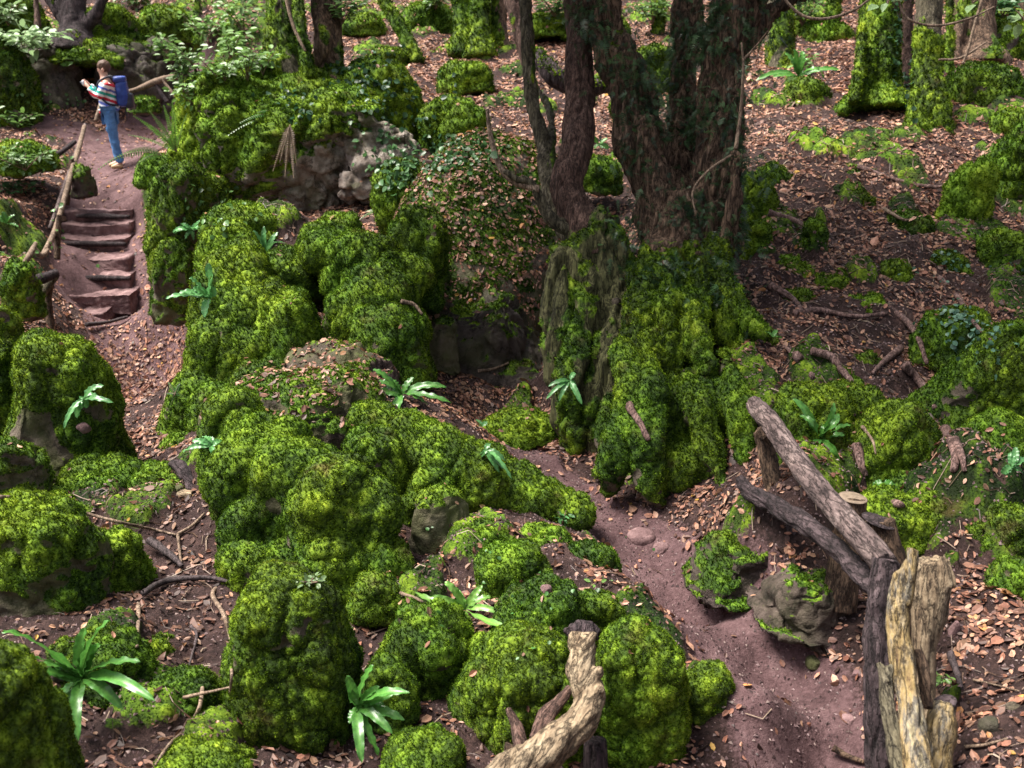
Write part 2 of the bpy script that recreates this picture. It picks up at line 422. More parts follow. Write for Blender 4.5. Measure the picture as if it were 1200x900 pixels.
def hit0(u, v, t0=2.5, t1=60):
    ts = np.geomspace(t0, t1, 900)
    p = np.array([P(u, v, t) for t in ts])
    below = p[:, 2] < H0(p[:, 0], p[:, 1])
    return p[np.argmax(below)] if below.any() else p[-1]

# paths: centre lines and half-widths
PATHS = []
def path_line(pts):
    q = [(hit0(u, v) if z is None else Pz(u, v, z), w) for u, v, z, w in pts]
    c = catmull([a for a, _ in q], len(q) * 8); w = np.interp(np.linspace(0, len(q) - 1, len(c)), range(len(q)), [b for _, b in q])
    PATHS.append((c[:, :2], w))
path_line([(1010, 1000, 1.7, .34), (955, 890, 1.7, .36), (888, 780, 1.7, .38), (815, 705, 1.7, .34), (745, 645, 1.7, .31), (680, 590, 1.7, .25), (620, 545, 1.7, .22), (575, 515, 1.7, .25), (500, 500, 1.7, .2)])
path_line([(165, 535, .62, .5), (180, 470, .7, .6), (165, 410, .85, .62), (118, 388, .95, .62)])
LP = [P(118, 388, 13.9), P(120, 245, 15.8), P(135, 197, 17.3), P(170, 165, 18.7), P(215, 140, 20.5), P(280, 110, 22.5)]
c = catmull(LP, 40); PATHS.append((c[:, :2], np.interp(np.linspace(0, 5, 40), range(6), [.6, .6, .65, 1.0, .9, .7])))
c = catmull([P(150, 175, 18.3), P(90, 150, 18.8), P(50, 150, 18.9)], 12); PATHS.append((c[:, :2], np.full(12, .5)))
def path_mask(x, y):
    d = np.full(len(x), 9.0)
    for c, w in PATHS:
        a, b = c[:-1], c[1:]
        for k in range(len(a)):
            ab = b[k] - a[k]; px, py = x - a[k, 0], y - a[k, 1]
            s = np.clip((px * ab[0] + py * ab[1]) / (ab @ ab + 1e-9), 0, 1)
            dd = np.hypot(px - s * ab[0], py - s * ab[1]) - (w[k] * (1 - s) + w[k + 1] * s)
            d = np.minimum(d, dd)
    return 1 - sstep(-.12, .16, d)

# cushions of moss growing straight on the ground: (u, v, radius in photo units)
MP = [(110, 585, 60), (170, 600, 45), (190, 830, 55), (250, 870, 45), (130, 760, 50), (400, 560, 40), (560, 640, 50), (680, 600, 40), (640, 570, 30), (500, 700, 40), (780, 690, 20), (700, 640, 30),
      (760, 780, 60), (600, 500, 22), (610, 490, 20), (650, 540, 18), (860, 630, 25), (960, 560, 60), (1000, 520, 40), (1080, 590, 30), (880, 470, 40), (950, 440, 35), (910, 270, 35), (890, 300, 25), (950, 300, 25),
      (860, 400, 30), (1010, 180, 40), (960, 175, 35), (1060, 205, 40), (1000, 240, 25), (1060, 255, 22), (1130, 230, 40), (1160, 290, 50), (1180, 240, 40), (1120, 290, 25), (1170, 190, 30), (1180, 350, 40),
      (1130, 410, 40), (1150, 470, 50), (1180, 520, 40), (1120, 540, 30), (1190, 580, 30), (1170, 640, 40), (940, 120, 30), (1150, 110, 50), (1190, 140, 40), (1060, 170, 30),
      (540, 95, 35), (430, 60, 25), (470, 20, 40), (440, 100, 25), (430, 20, 25), (500, 40, 20), (600, 60, 20), (720, 200, 25), (700, 100, 20), (930, 100, 20), (640, 130, 20), (760, 120, 40),
      (20, 250, 35), (20, 190, 35), (30, 320, 30), (0, 290, 30), (210, 60, 40), (260, 50, 50), (290, 120, 40), (250, 90, 30), (180, 40, 40), (320, 60, 30), (300, 20, 40), (220, 15, 30),
      (60, 40, 40), (20, 60, 50), (120, 50, 30), (250, 240, 30), (300, 270, 30), (330, 260, 25), (1110, 680, 12), (1060, 790, 12), (1030, 680, 20), (820, 800, 30), (1110, 830, 14),
      (700, 20, 40), (760, 20, 40), (940, 20, 40), (1160, 30, 40), (560, 200, 20), (1010, 330, 20), (960, 270, 16), (1120, 20, 30), (690, 40, 20)]
_mp = []
for u, v, r in MP:
    p = hit0(u, v); t = depth(p); _mp.append((p[0], p[1], r * t / FPX))
_mp = np.array(_mp)
def moss_mask(x, y):
    P3 = np.column_stack([x, y, np.zeros(len(x))])
    m = np.zeros(len(x))
    for a, b, r in _mp:
        m = np.maximum(m, 1.15 - np.hypot((x - a), (y - b) * .55) / r)
    m = m + .8 * fbm(P3, .45, 5, 5) + .0
    wild = fbm(P3, 1.1, 4, 9) * 1.9 - .35
    far = sstep(11, 17, y)
    return sstep(.25, .7, np.maximum(m, wild + .3 * far))
def H(x, y, full=False):
    x = np.atleast_1d(np.asarray(x, float)).ravel(); y = np.atleast_1d(np.asarray(y, float)).ravel()
    z = H0(x, y); p3 = np.column_stack([x, y, z * 0])
    pm = path_mask(x, y); mm = moss_mask(x, y) * (1 - pm)
    big = fbm(p3, .9, 3, 1); mid = fbm(p3, .22, 4, 2)
    rid = np.maximum(0, .25 - np.abs(fbm(p3, .7, 2, 14))) / .25
    bank = sstep(.5, 1.5, x - .35 * (y - 6)) * sstep(4, 5, y)
    z = z + (.13 * big + .06 * mid + bank * (.06 * rid + .03 * np.abs(noise(p3, .1, 15)))) * (1 - .85 * pm) + pm * (-.03 + .012 * mid + .006 * noise(p3, .05, 16))
    z = z - .42 * sstep(12.9, 13.4, y) * (1 - sstep(15.6, 16.0, y)) * sstep(-7.1, -6.75, x) * (1 - sstep(-5.15, -4.85, x))
    bil = np.abs(noise(p3, .17, 3)); bil2 = np.abs(noise(p3, .055, 4))
    z = z + mm * (.10 + .06 * bil + .02 * bil2)
    if full:
        tint = -.02 + .75 * bil + .5 * bil2 + .3 * noise(p3, .6, 6)
        return z, pm, mm, tint
    return z

# one sheet, finer towards the viewpoint's valley, out to the far wooded slopes
ang = np.concatenate([np.linspace(-math.pi, -.72, 70, endpoint=False), np.linspace(-.72, .72, 640), np.linspace(.72, math.pi, 71)[1:-1]])
rad = np.concatenate([np.linspace(.25, 2.1, 14, endpoint=False), np.geomspace(2.1, 34, 720), np.geomspace(34, 130, 50)[1:]])
A_, R_ = np.meshgrid(ang, rad)
gx, gy = (R_ * np.sin(A_)).ravel(), (R_ * np.cos(A_)).ravel()
gz, gpm, gmm, gt = H(gx, gy, True)
nr_, na_ = A_.shape
i = np.arange(nr_ - 1)[:, None] * na_; j = np.arange(na_)[None]; jn = (j + 1) % na_
GF = np.stack([i + j, i + jn, i + na_ + jn, i + na_ + j], -1).reshape(-1, 4)[:, ::-1]
# close the middle
GV = np.column_stack([gx, gy, gz]); GV = np.vstack([GV, [0, 0, H(0, 0)[0]]])
ctr = np.array([[len(GV) - 1, (2 * q) % na_, (2 * q + 1) % na_, (2 * q + 2) % na_] for q in range((na_ + 1) // 2)])
GF = np.vstack([GF, ctr])
a1 = lambda a: np.append(a, a[0])
ground = mk('ground', GV, GF, M_GROUND, origin=(0, 0, 0), attrs={'path': a1(gpm), 'moss': a1(gmm), 'tint': a1(gt)})
ground['kind'] = 'structure'

# ------------------------------------------------------------------ tufts of moss
def sprigs(V, F, mask, tint, dens, size, name='moss_sprigs', parent=None, seed=0, N=None):
    """tiny three-bladed sprigs rooted on a surface where mask > .5; dens per square metre (array per face allowed)"""
    r = np.random.default_rng(seed + 99)
    a, b_, c_ = V[F[:, 0]], V[F[:, 1]], V[F[:, 3 if F.shape[1] == 4 else 2]]
    area = np.linalg.norm(np.cross(b_ - a, c_ - a), axis=1) * (1 if F.shape[1] == 4 else .5)
    fm = mask[F].mean(1)
    lam = area * dens * sstep(.35, .75, fm)
    cnt = r.poisson(np.clip(lam, 0, 30))
    fi = np.repeat(np.arange(len(F)), cnt); n = len(fi)
    if n == 0: return None
    s, q = r.random(n)[:, None], r.random(n)[:, None]
    p = V[F[fi, 0]] * (1 - s) * (1 - q) + V[F[fi, 1]] * s * (1 - q) + V[F[fi, 2]] * s * q + V[F[fi, -1]] * (1 - s) * q
    if N is None: N = vnormals(V, F)
    nn = N[F[fi, 0]]
    tt = tint[F[fi, 0]]
    sz_ = (size[fi] if isinstance(size, np.ndarray) else np.full(n, size)) * r.uniform(.6, 1.4, n)
    verts = np.empty((n, 9, 3)); tin = np.empty((n, 9))
    up = np.array([0, 0, 1.0])
    ph = r.random(n) * 6.28
    e1 = np.cross(nn, r.normal(size=(n, 3))); e1 /= np.linalg.norm(e1, axis=1, keepdims=True); e2 = np.cross(nn, e1)
    for k in range(3):
        t_ = ph + k * 2.09 + r.normal(size=n) * .4
        d = np.cos(t_)[:, None] * e1 + np.sin(t_)[:, None] * e2
        w = -np.sin(t_)[:, None] * e1 + np.cos(t_)[:, None] * e2
        L = sz_[:, None]
        tip = p + d * L * .5 + nn * L * r.uniform(.25, .8, n)[:, None] + up * L * .12
        verts[:, k * 3] = p - w * L * .26 - nn * L * .1; verts[:, k * 3 + 1] = p + w * L * .26 - nn * L * .1; verts[:, k * 3 + 2] = tip
        base = tt * .8 - .2; tv = tt * .85 + .2 + r.normal(size=n) * .24
        tin[:, k * 3] = base; tin[:, k * 3 + 1] = base; tin[:, k * 3 + 2] = tv
    return mk(name, verts.reshape(-1, 3), np.arange(n * 9).reshape(-1, 3), M_TUFT, parent, attrs={'tint': tin.ravel()}, smooth=False,
              origin=None if parent is not None else (0, 0, 0))
LEAFP, LEAFN = [], []      # spots for fallen leaves lying on rocks
def leaf_spots(V, F, N, dens, ok, seed, z0=.45):
    r = np.random.default_rng(seed + 5)
    a, b_, c_ = V[F[:, 0]], V[F[:, 1]], V[F[:, 3]]
    area = np.linalg.norm(np.cross(b_ - a, c_ - a), axis=1)
    cnt = r.poisson(area * dens * sstep(z0, z0 + .35, N[F[:, 0], 2]) * ok[F[:, 0]])
    fi = np.repeat(np.arange(len(F)), cnt)
    if len(fi): LEAFP.append(V[F[fi, 0]] + N[F[fi, 0]] * .008); LEAFN.append(N[F[fi, 0]])

# ------------------------------------------------------------------ rocks
def dress(V, F, t, seed, moss=.6, thick=1.0, bare=None, rough=1.0, mat_soft=True):
    """bark- or rock-like relief plus a coat of moss on the faces that look up; returns V, N, mask, tint"""
    N = vnormals(V, F)
    cr = fbm(V, .28, 4, seed + 2)
    if mat_soft: rough = rough * .55
    V = V + N * (rough * (.05 * cr - .05 * np.maximum(0, .16 - np.abs(noise(V, .38, seed + 8))) / .16 - .02 * np.maximum(0, .1 - np.abs(noise(V, .13, seed + 18))) / .1))[:, None]
    N = vnormals(V, F)
    m = sstep(-.25, .35, N[:, 2] * .9 + .8 * fbm(V, .35, 4, seed + 1) + (moss - .5) * 2.2)
    m = m * (1 - .85 * sstep(.22, .42, fbm(V, .3, 4, seed + 30)) * sstep(.7, .1, N[:, 2]))
    if bare is not None:
        for (c, r_) in bare:
            d = np.linalg.norm(V - c, axis=1) / r_ + .5 * fbm(V, .15, 3, seed + 4)
            m = m * sstep(.6, 1.1, d)
    W_ = V * np.array([1, 1, .5])
    bil = np.abs(noise(W_, .11, seed + 3)) ; b2 = np.abs(noise(W_, .042, seed + 4)); b3 = noise(V, .02, seed + 5)
    V = V + N * (m * thick * (.01 + .014 * bil + .013 * b2 + .006 * b3) + (1 - m) * .012 * fbm(V, .06, 3, seed + 6))[:, None]
    tint = .19 + .35 * bil + .45 * b2 + .12 * b3 + .38 * fbm(W_, .5, 5, seed + 7, .65)
    return V, vnormals(V, F), m, tint
def rock(name, label, cat, u, v, t, w, h, d=1.0, leafz=.45, moss=.6, yaw=0, roll=0, pitch=0, seed=1, box=.92, facets=4, leaf=25, mat=None, bare=None, group=None, thick=1.0, lump=.26, tb=0.0, taper=.1, rough=1.0, lobes=.075):
    k = t / FPX * 1.0
    c = P(u, v, t); rx, rz = w * k / 2, h * k / 2; ry = rx * d
    spacing = max(t * .0021, .008)
    n = int(np.clip(math.pi / 2 * max(rx, rz) / spacing, 14, 120))
    D, F = cubesphere(n)
    V = np.sign(D) * np.abs(D) ** box
    V /= np.maximum(np.abs(V).max(1, keepdims=True), 1e-6) ** (.2 if box > .85 else .5)
    r = np.random.default_rng(seed)
    for _ in range(facets):
        m_ = r.normal(size=3); m_ /= np.linalg.norm(m_); m_[2] = abs(m_[2]) * .7
        e = np.maximum(0, V @ m_ - r.uniform(.68, .92)); V = V - .8 * e[:, None] * m_
    if taper > 0:      # flanks run straight down into the earth instead of curling under
        V[:, :2] *= np.where(D[:, 2:3] < 0, 1 / np.maximum(np.sqrt(1 - D[:, 2:3] ** 2), .5), 1) ** .8
    V[:, :2] *= (1 - taper * V[:, 2:3])
    V = V * np.array([rx, ry, rz])
    s_ = (rx + rz) / 2
    N = D / np.array([rx, ry, rz]); N /= np.linalg.norm(N, axis=1, keepdims=True)
    sc_ = max(.3, s_ * .75)
    cre = np.abs(noise(V * np.array([1, 1, .7]) + seed * 3.1, sc_, seed + 50)); cre2 = np.abs(noise(V * np.array([1, 1, .6]), sc_ * .5, seed + 51))
    V = V + N * (lump * s_ * 1.15 * fbm(V + seed * 3.1, s_ * 1.1, 3, seed) + lobes * s_ * (np.minimum(cre, .28) / .28 - .8) + lobes * .45 * s_ * (np.minimum(cre2, .25) / .25 - .8))[:, None]
    M = Matrix.Rotation(R(yaw), 3, 'Z') @ Matrix.Rotation(R(roll), 3, 'Y') @ Matrix.Rotation(R(pitch), 3, 'X')
    V = V @ np.array(M).T + c
    bb = None
    if bare: bb = [(P(bu, bv, t) + np.array([0, -ry * .8, 0]), br * k) for bu, bv, br in bare]
    V, N, m, tint = dress(V, F, t, seed, moss, thick, bb, rough)
    tint = tint + tb + float(np.random.default_rng(seed + 400).uniform(-.1, .08))
    o = mk(name, V, F, mat or M_ROCK, attrs={'moss': m, 'tint': tint}, origin=(c[0], c[1], V[:, 2].min()))
    tag(o, label, cat, group)
    sp_ = max(t * .0024, .0085)
    vis = sstep(-.55, -.1, -(N @ np.array([0, 1.0, 0])) + .9 * N[:, 2] + .3)       # tufts are sparse on the sides nobody can walk to see
    sprigs(V, F, m * (.3 + .7 * vis), tint, 1.15 / sp_ ** 2, sp_ * 1.05, 'moss_cover', o, seed, N)
    leaf_spots(V, F, N, leaf * 1.6, np.maximum(sstep(-.1, .3, fbm(V, .25, 3, seed + 20)), .75 * (leaf >= 250)), seed, leafz)
    return o
BR = 'mossy_boulder'
G1, G2 = 'moss-covered boulders of the foreground', 'moss-covered boulders of the slope'
def B(label, *a, **k): return rock(BR, label, 'boulder', *a, **k)
# foreground, left
B('huge soft mound of moss cut off by the lower left corner', -25, 862, 3.3, 165, 215, 1.0, moss=1, seed=3, leaf=8, lump=.12)
B('wide mossy boulder at the left edge with a dark undercut below its bright top', 35, 655, 5.6, 150, 150, .8, moss=.55, seed=4, leaf=10, bare=[(30, 720, 60)])
B('small mossy boulder tucked against the right side of the wide left-edge boulder', 137, 662, 6.0, 78, 84, 1, moss=.8, seed=5, leaf=15)
B('tallest rounded moss column at the bottom, standing beside the strap ferns', 340, 800, 4.75, 152, 285, .9, moss=1, seed=6, leaf=8, lump=.14, box=.9, facets=3)
B('upright moss-hung flank left of the long draped boulder', 292, 565, 6.6, 86, 180, 1.1, moss=.95, seed=8, leaf=8, lump=.14)
B('flat-topped slab strewn with dead leaves above the draped boulder', 345, 490, 7.2, 215, 100, .9, moss=.26, seed=9, leaf=420, mat=M_SOIL, roll=-6, lump=.1)
B('square moss boulder with a pale stone face beside the left path', 68, 475, 7.6, 110, 160, .9, moss=.75, seed=10, leaf=25, bare=[(55, 490, 30), (75, 540, 35)], box=.6)
B('rounded moss hump at the left edge beside the square boulder', -8, 455, 7.8, 70, 110, 1, moss=.9, seed=11, leaf=20)
B('small bright moss hump peeping in at the left edge below the log rail', -5, 388, 9.5, 50, 60, 1, moss=1, seed=12, leaf=10)
B('low mossy stone at the left edge under the rounded hump', 12, 550, 6.9, 80, 70, 1, moss=.4, seed=13, leaf=25)
B('low spread of mossy rock at the foot of the left path', 120, 570, 7.3, 110, 60, 1, moss=.7, seed=14, leaf=40)
B('mossy lip of rock crossing the lower end of the left path', 195, 585, 7.2, 120, 60, 1, moss=.8, seed=15, leaf=30)
B('green moss pad on the gully floor beside the rounded moss column', 205, 830, 4.9, 110, 90, 1, moss=.75, seed=16, leaf=20)
B('moss pad running out of the bottom edge left of centre', 240, 915, 4.3, 120, 80, 1, moss=.9, seed=17, leaf=15)
B('dark mossy stone beneath the big strap fern', 120, 790, 4.9, 120, 110, 1, moss=.5, seed=18, leaf=15)
# the pillar and the stack behind
B('blocky moss boulder leaning on the right of the tall pillar', 330, 392, 8.6, 92, 90, 1, moss=.85, seed=22, leaf=25, box=.6)
B('ball of moss crowning the tall pillar', 270, 298, 9.5, 72, 72, 1, moss=1, seed=23, leaf=8)
B('small flat moss cap between the pillar top and the overhang', 285, 262, 10.4, 90, 40, 1, moss=.9, seed=24, leaf=20)
B('small moss boulder in the gap right of the pillar top', 343, 322, 9.5, 74, 52, 1, moss=.9, seed=25, leaf=25)
B('moss shoulder overhanging a dark hollow right of the humped boulder', 487, 300, 9.5, 85, 110, 1, moss=.9, seed=27, leaf=25, roll=20)
B('shaded block below the moss shoulder beside the dark hollow', 450, 405, 8.7, 100, 90, 1, moss=.8, seed=28, leaf=20)
B('low moss boulder behind the humped boulder with a fern beside it', 395, 270, 10.2, 60, 36, 1, moss=.95, seed=29, leaf=20)
B('leaf-strewn ledge rock between the pillar and the slab', 395, 430, 8.2, 130, 46, 1, moss=.1, seed=30, leaf=300, mat=M_SOIL)
# the great whaleback
rock('whaleback_boulder', 'whaleback boulder strewn with pink leaves, mossy on its left shoulder', 'boulder', 572, 292, 10.95, 225, 135, 1.5, -.1, moss=.34, seed=31, leaf=380, roll=22, pitch=40, lump=.07, facets=1, box=.95, thick=.35, taper=0, mat=M_ROCK, rough=.35, tb=-.05, lobes=.02)
rock('rock_ledge', 'dark undercut rock beneath the whaleback boulder with one lit corner', 'rock', 555, 400, 10.1, 160, 100, .8, moss=.22, seed=32, leaf=50, box=.6, facets=8, mat=M_DARKROCK, roll=-18, rough=2)
rock('stone_block', 'angular pinkish stone corner jutting from the dark undercut', 'rock', 520, 402, 9.4, 40, 56, 1, moss=.12, seed=33, leaf=0, box=.55, facets=9, lump=.15, roll=15)
B('ridge of bright moss climbing the left shoulder of the whaleback boulder', 478, 232, 11.2, 80, 95, .9, moss=1, seed=34, leaf=40, roll=-30)
# the overhanging outcrop
rock('rock_outcrop', 'large overhanging outcrop with a golden mossy crown and bare grey underside', 'outcrop', 335, 170, 13.2, 250, 150, .8, moss=.66, seed=36, leaf=12, box=.7, facets=8, roll=6, lump=.3, rough=3.5, taper=-.1, mat=M_OUTCROP, bare=[(405, 205, 60), (440, 190, 45)], tb=.1)
rock('rock_outcrop', 'pale limestone face split by dark cracks right of the overhang', 'outcrop', 442, 188, 12.5, 90, 95, .8, moss=.08, seed=37, leaf=10, box=.6, pitch=-12, facets=9, mat=M_PALE, bare=[(440, 190, 50)], lump=.35, rough=4, taper=0)
B('golden moss dome at the upper left end of the overhanging outcrop', 245, 140, 13.4, 80, 95, 1, moss=1, seed=38, leaf=15, tb=.15)
B('moss cliff with ivy above the pale limestone face', 440, 120, 14.0, 105, 95, .8, moss=.95, seed=39, leaf=20, lump=.3)
B('moss-capped knob of rock like a mushroom beside the steps', 180, 200, 12.2, 42, 36, 1, moss=1, seed=40, leaf=5)
B('dark mossy buttress under the mushroom knob beside the steps', 214, 262, 12.0, 74, 140, 1, moss=.6, seed=41, leaf=10, lump=.3, facets=6)
B('shaded foot of the buttress where the steps end', 205, 330, 11.8, 60, 100, 1, moss=.5, seed=42, leaf=20)
B('moss ledge between the buttress and the pillar top', 235, 235, 12.2, 70, 60, 1, moss=.8, seed=43, leaf=15)
B('mossy bank boulder on the leafy slope right of the moss cliff', 530, 150, 14.0, 85, 70, 1, moss=.9, seed=44, leaf=30)
B('small moss boulder higher up the leafy slope near the triple trunk', 545, 92, 16, 60, 36, 1, moss=.9, seed=45, leaf=25)
# centre foreground
B('steep moss flank dropping from the centre shoulder to a bare earth hollow', 440, 560, 6.6, 80, 130, 1, moss=.7, seed=51, leaf=35)
B('bare greenish slab set in the middle of the moss bank', 515, 612, 6.2, 75, 80, 1, moss=.25, seed=52, leaf=30, lump=.1)
B('little moss mound behind the rosette fern near the path', 602, 668, 5.7, 82, 50, 1, moss=.85, seed=55, leaf=35)
B('dark-bellied moss boulder under the rosette fern', 500, 765, 5.1, 105, 120, 1, moss=.72, seed=56, leaf=25, lump=.25)
B('moss dome behind the broken pale log', 635, 725, 5.2, 105, 85, 1, moss=1, seed=57, leaf=25)
B('broad moss boulder left of the broken pale log', 610, 825, 4.8, 150, 190, 1, moss=.95, seed=58, leaf=28, lump=.14)
B('steep moss boulder right of the broken pale log', 747, 815, 4.8, 112, 190, .9, moss=1, seed=59, leaf=30, lump=.1, facets=2)
B('low moss tongue at the edge of the path right of the steep boulder', 822, 808, 5.0, 60, 50, 1, moss=.8, seed=60, leaf=40)
B('low moss hump crossing the path in the leafy hollow', 608, 500, 8.5, 90, 28, .8, moss=.7, seed=61, leaf=70)
# right of the path
B('square mossy stone on the inside bend of the path', 868, 662, 6.15, 96, 50, 1, moss=.3, mat=M_BROWN, rough=1.6, seed=64, leaf=35, box=.6, facets=6)
rock('bare_boulder', 'low slanting brown boulder, mostly bare stone, beside the path under the rail', 'boulder', 952, 704, 5.72, 104, 70, 1, moss=.12, mat=M_BROWN, rough=1.8, seed=65, leaf=25, box=.7, facets=5, roll=16)
B('rounded moss hump below the roots on the right bank', 1048, 530, 6.6, 84, 112, 1, moss=.85, seed=66, leaf=20)
B('dark moss hump behind the leaning rail', 945, 522, 6.95, 130, 150, 1, moss=.8, seed=67, leaf=25, lump=.25)
B('small moss step at the top of the hump behind the rail', 965, 455, 7.5, 90, 50, 1, moss=.6, seed=68, leaf=70)
B('long moss-covered flank slanting down at the right edge', 1150, 472, 7.05, 118, 200, .9, moss=.9, seed=69, leaf=18, roll=28, lump=.14)
B('low moss boulder under the right-hand flank', 1105, 592, 6.25, 110, 64, 1, moss=.8, seed=70, leaf=40)
B('lower swell of the right-hand moss flank above the leafy hollow', 1165, 548, 6.4, 120, 120, 1, moss=.9, seed=96, leaf=25, roll=25, lump=.14)
B('moss hummock high on the right-hand flank under the ivy', 1120, 400, 7.8, 90, 70, 1, moss=.8, seed=97, leaf=40)
B('small dark moss mound between the roots on the right bank', 1095, 560, 6.8, 60, 44, 1, moss=.8, seed=98, leaf=40)
B('dark low moss hummock in front of the rounded hump with roots', 1040, 605, 6.15, 100, 46, 1, moss=.75, seed=99, leaf=50)
B('moss hummock in the middle of the dirt bank left of the path bend', 565, 640, 6.1, 80, 46, 1, moss=.8, seed=101, leaf=50)
B('thin moss hump lying along the bank above the path bend', 690, 655, 6.0, 60, 30, 1, moss=.75, seed=102, leaf=60)
B('moss lump on the leafy slope above the yew at the top', 700, 30, 18.5, 70, 34, 1, moss=.9, seed=103, leaf=20)
B('moss bank seen between the yew stems', 765, 85, 15, 70, 60, 1, moss=.9, seed=104, leaf=20)
B('mossy hump behind the red stem', 700, 205, 11.5, 50, 40, 1, moss=.85, seed=105, leaf=30)
B('moss tussock at the right edge beside the leafy hollow', 1180, 625, 5.8, 84, 70, 1, moss=.75, seed=71, leaf=30)
B('lower moss tussock at the right edge', 1192, 680, 5.35, 56, 40, 1, moss=.8, seed=72, leaf=30)
B('bright moss ridge at the upper right edge', 1130, 250, 10.2, 56, 130, 1, tb=.2, moss=1, seed=73, leaf=25, roll=12)
B('lumpy moss bank beyond the bright ridge at the right edge', 1190, 230, 10.9, 80, 170, 1, moss=.8, seed=74, leaf=35, lump=.3)
B('rounded moss boulder right of the twin mossy trunks', 1150, 115, 14, 100, 75, 1, moss=1, seed=75, leaf=15, lump=.25)
B('small moss hump left of the twin mossy trunks', 945, 118, 14.2, 55, 46, 1, moss=1, seed=76, leaf=15)
B('moss-topped stump of rock right of the shaggy tree', 885, 235, 10.1, 55, 60, 1, tb=.12, moss=.9, seed=77, leaf=20)
B('narrow ridge of moss pointing down the leafy bank right of the shaggy tree', 888, 290, 9.25, 36, 66, 1, tb=.12, moss=.95, seed=78, leaf=15)
B('low mossy root hump on the leafy bank', 1030, 190, 12, 90, 28, 1, moss=.8, seed=79, leaf=60)
# top left: the quarry wall behind the walker
rock('rock_wall', 'low cliff of dark brown stone left of the crevice behind the walker', 'rock wall', 62, 98, 20.0, 82, 96, .8, moss=.12, seed=82, leaf=5, box=.5, facets=4, mat=M_DARKROCK, lump=.2, rough=4, taper=0)
rock('rock_wall', 'low cliff of dark brown stone right of the crevice behind the walker', 'rock wall', 158, 98, 20.6, 100, 90, .8, moss=.15, seed=83, leaf=5, box=.5, facets=5, mat=M_DARKROCK, lump=.2, rough=4, taper=0)
B('mossy block forming the left end of the quarry wall', 5, 100, 19, 70, 100, 1, moss=.9, seed=84, leaf=5)
B('moss bolster lying along the top of the quarry wall', 105, 60, 20.3, 110, 30, 1, moss=.95, seed=85, leaf=5)
B('large shaded moss boulder above the quarry wall', 125, 38, 21.2, 70, 60, 1, moss=.6, seed=86, leaf=10)
B('round moss boulder in the top left corner', 15, 20, 21.5, 70, 50, 1, moss=1, seed=87, leaf=5)
B('low dark mossy stone under the branch barrier beside the walker', 168, 124, 18.9, 34, 20, 1, moss=.6, seed=88, leaf=10)
B('moss boulder above the seedlings at the top left', 195, 30, 22, 60, 44, 1, moss=.8, seed=89, leaf=10)
B('brown earthy lump with a little moss right of the upper handrail', 97, 214, 15.6, 26, 36, 1, moss=.3, seed=90, leaf=20, mat=M_SOIL)
B('moss tussock on the ferny slope left of the rail', 25, 185, 15.6, 70, 34, 1, moss=.9, seed=91, leaf=15)
B('lower moss tussock left of the log at the foot of the steps', 25, 340, 11.6, 40, 70, 1, moss=.7, seed=92, leaf=30)
B('moss boulder on the top slope beside the leaning mossy trunk', 500, 25, 20, 60, 40, 1, moss=.9, seed=93, leaf=25)
B('moss-covered rock bank behind the twin mossy trunks', 960, 55, 19, 90, 60, 1, moss=.6, seed=94, leaf=10, mat=M_DARKROCK)
B('dark rock bank at the upper right beyond the trunks', 1170, 60, 17.5, 90, 70, 1, moss=.5, seed=95, leaf=20, mat=M_DARKROCK)

for k, (lb, u, v, t, w, h) in enumerate([
    ('moss hump on the far leaf slope straight left of the twin mossy trunks', 975, 178, 12.6, 70, 26), ('moss patch boulder under the roots of the twin mossy trunks', 1050, 195, 12.2, 70, 30),
    ('little moss knob on the leaf slope below the twin mossy trunks', 1000, 238, 10.5, 44, 22), ('moss knob on the leaf slope left of the bright ridge', 1065, 262, 10.0, 50, 24),
    ('second narrow moss ridge pointing down the leafy bank', 952, 292, 9.25, 28, 60), ('moss cushion at the upper end of the second narrow ridge', 925, 317, 9.1, 56, 24),
    ('moss cushion beside the curling root', 1010, 425, 7.8, 40, 24), ('moss cushion at the foot of the yew roots', 888, 392, 8.2, 60, 36),
    ('bright moss hump at the right edge above the ivy', 1175, 300, 9.4, 60, 50), ('moss cushion among the top slope leaves', 455, 70, 17.5, 50, 26), ('moss cushion near the top edge above the ivy cliff', 425, 30, 19.5, 50, 26),
    ('long low moss cushion at the top between triple trunk and red stem', 640, 30, 19, 60, 26), ('moss cushion right of the fallen mossy limb', 738, 120, 14.5, 40, 30),
    ('moss cushion at the far right top behind the boulder', 1190, 150, 12.6, 50, 40)]):
    B(lb, u, v, t, w, h, 1.2, moss=.9, seed=120 + k, leaf=35, group='moss cushions on the leafy slopes', lump=.3)

for k, (lb, u, v, t, w, h) in enumerate([
    ('moss mound filling the bank between the handrail and the rounded hump', 1000, 480, 7.0, 70, 60), ('dark moss skirt at the foot of the bank under the far end of the handrail', 895, 600, 6.5, 70, 46),
    ('moss clump wedged behind the thick cut post', 960, 590, 6.5, 70, 50), ('moss lump on the gully floor behind the big strap fern', 175, 770, 5.3, 60, 46),
    ('moss lump in the gully under the long pale twig', 60, 600, 6.9, 80, 40), ('moss pad between the slab and the pillar skirt', 300, 445, 8.0, 60, 36),
    ('low mossy stone in the gap left of the dark-bellied boulder', 440, 700, 5.6, 56, 50), ('low mossy stone under the long draped boulder', 455, 660, 5.9, 60, 60),
    ('moss lump between the moss dome and the path bank', 700, 715, 5.4, 50, 36), ('moss pad on the dirt bank above the moss dome', 640, 640, 6.1, 60, 34),
    ('dark mossy stone sunk in the shade between column and dark-bellied boulder', 455, 810, 4.7, 60, 70), ('low mossy stone at the bottom edge between column and broken log', 500, 890, 4.3, 90, 40)]):
    B(lb, u, v, t, w, h, 1.1, moss=.75, seed=150 + k, leaf=45, lump=.3)

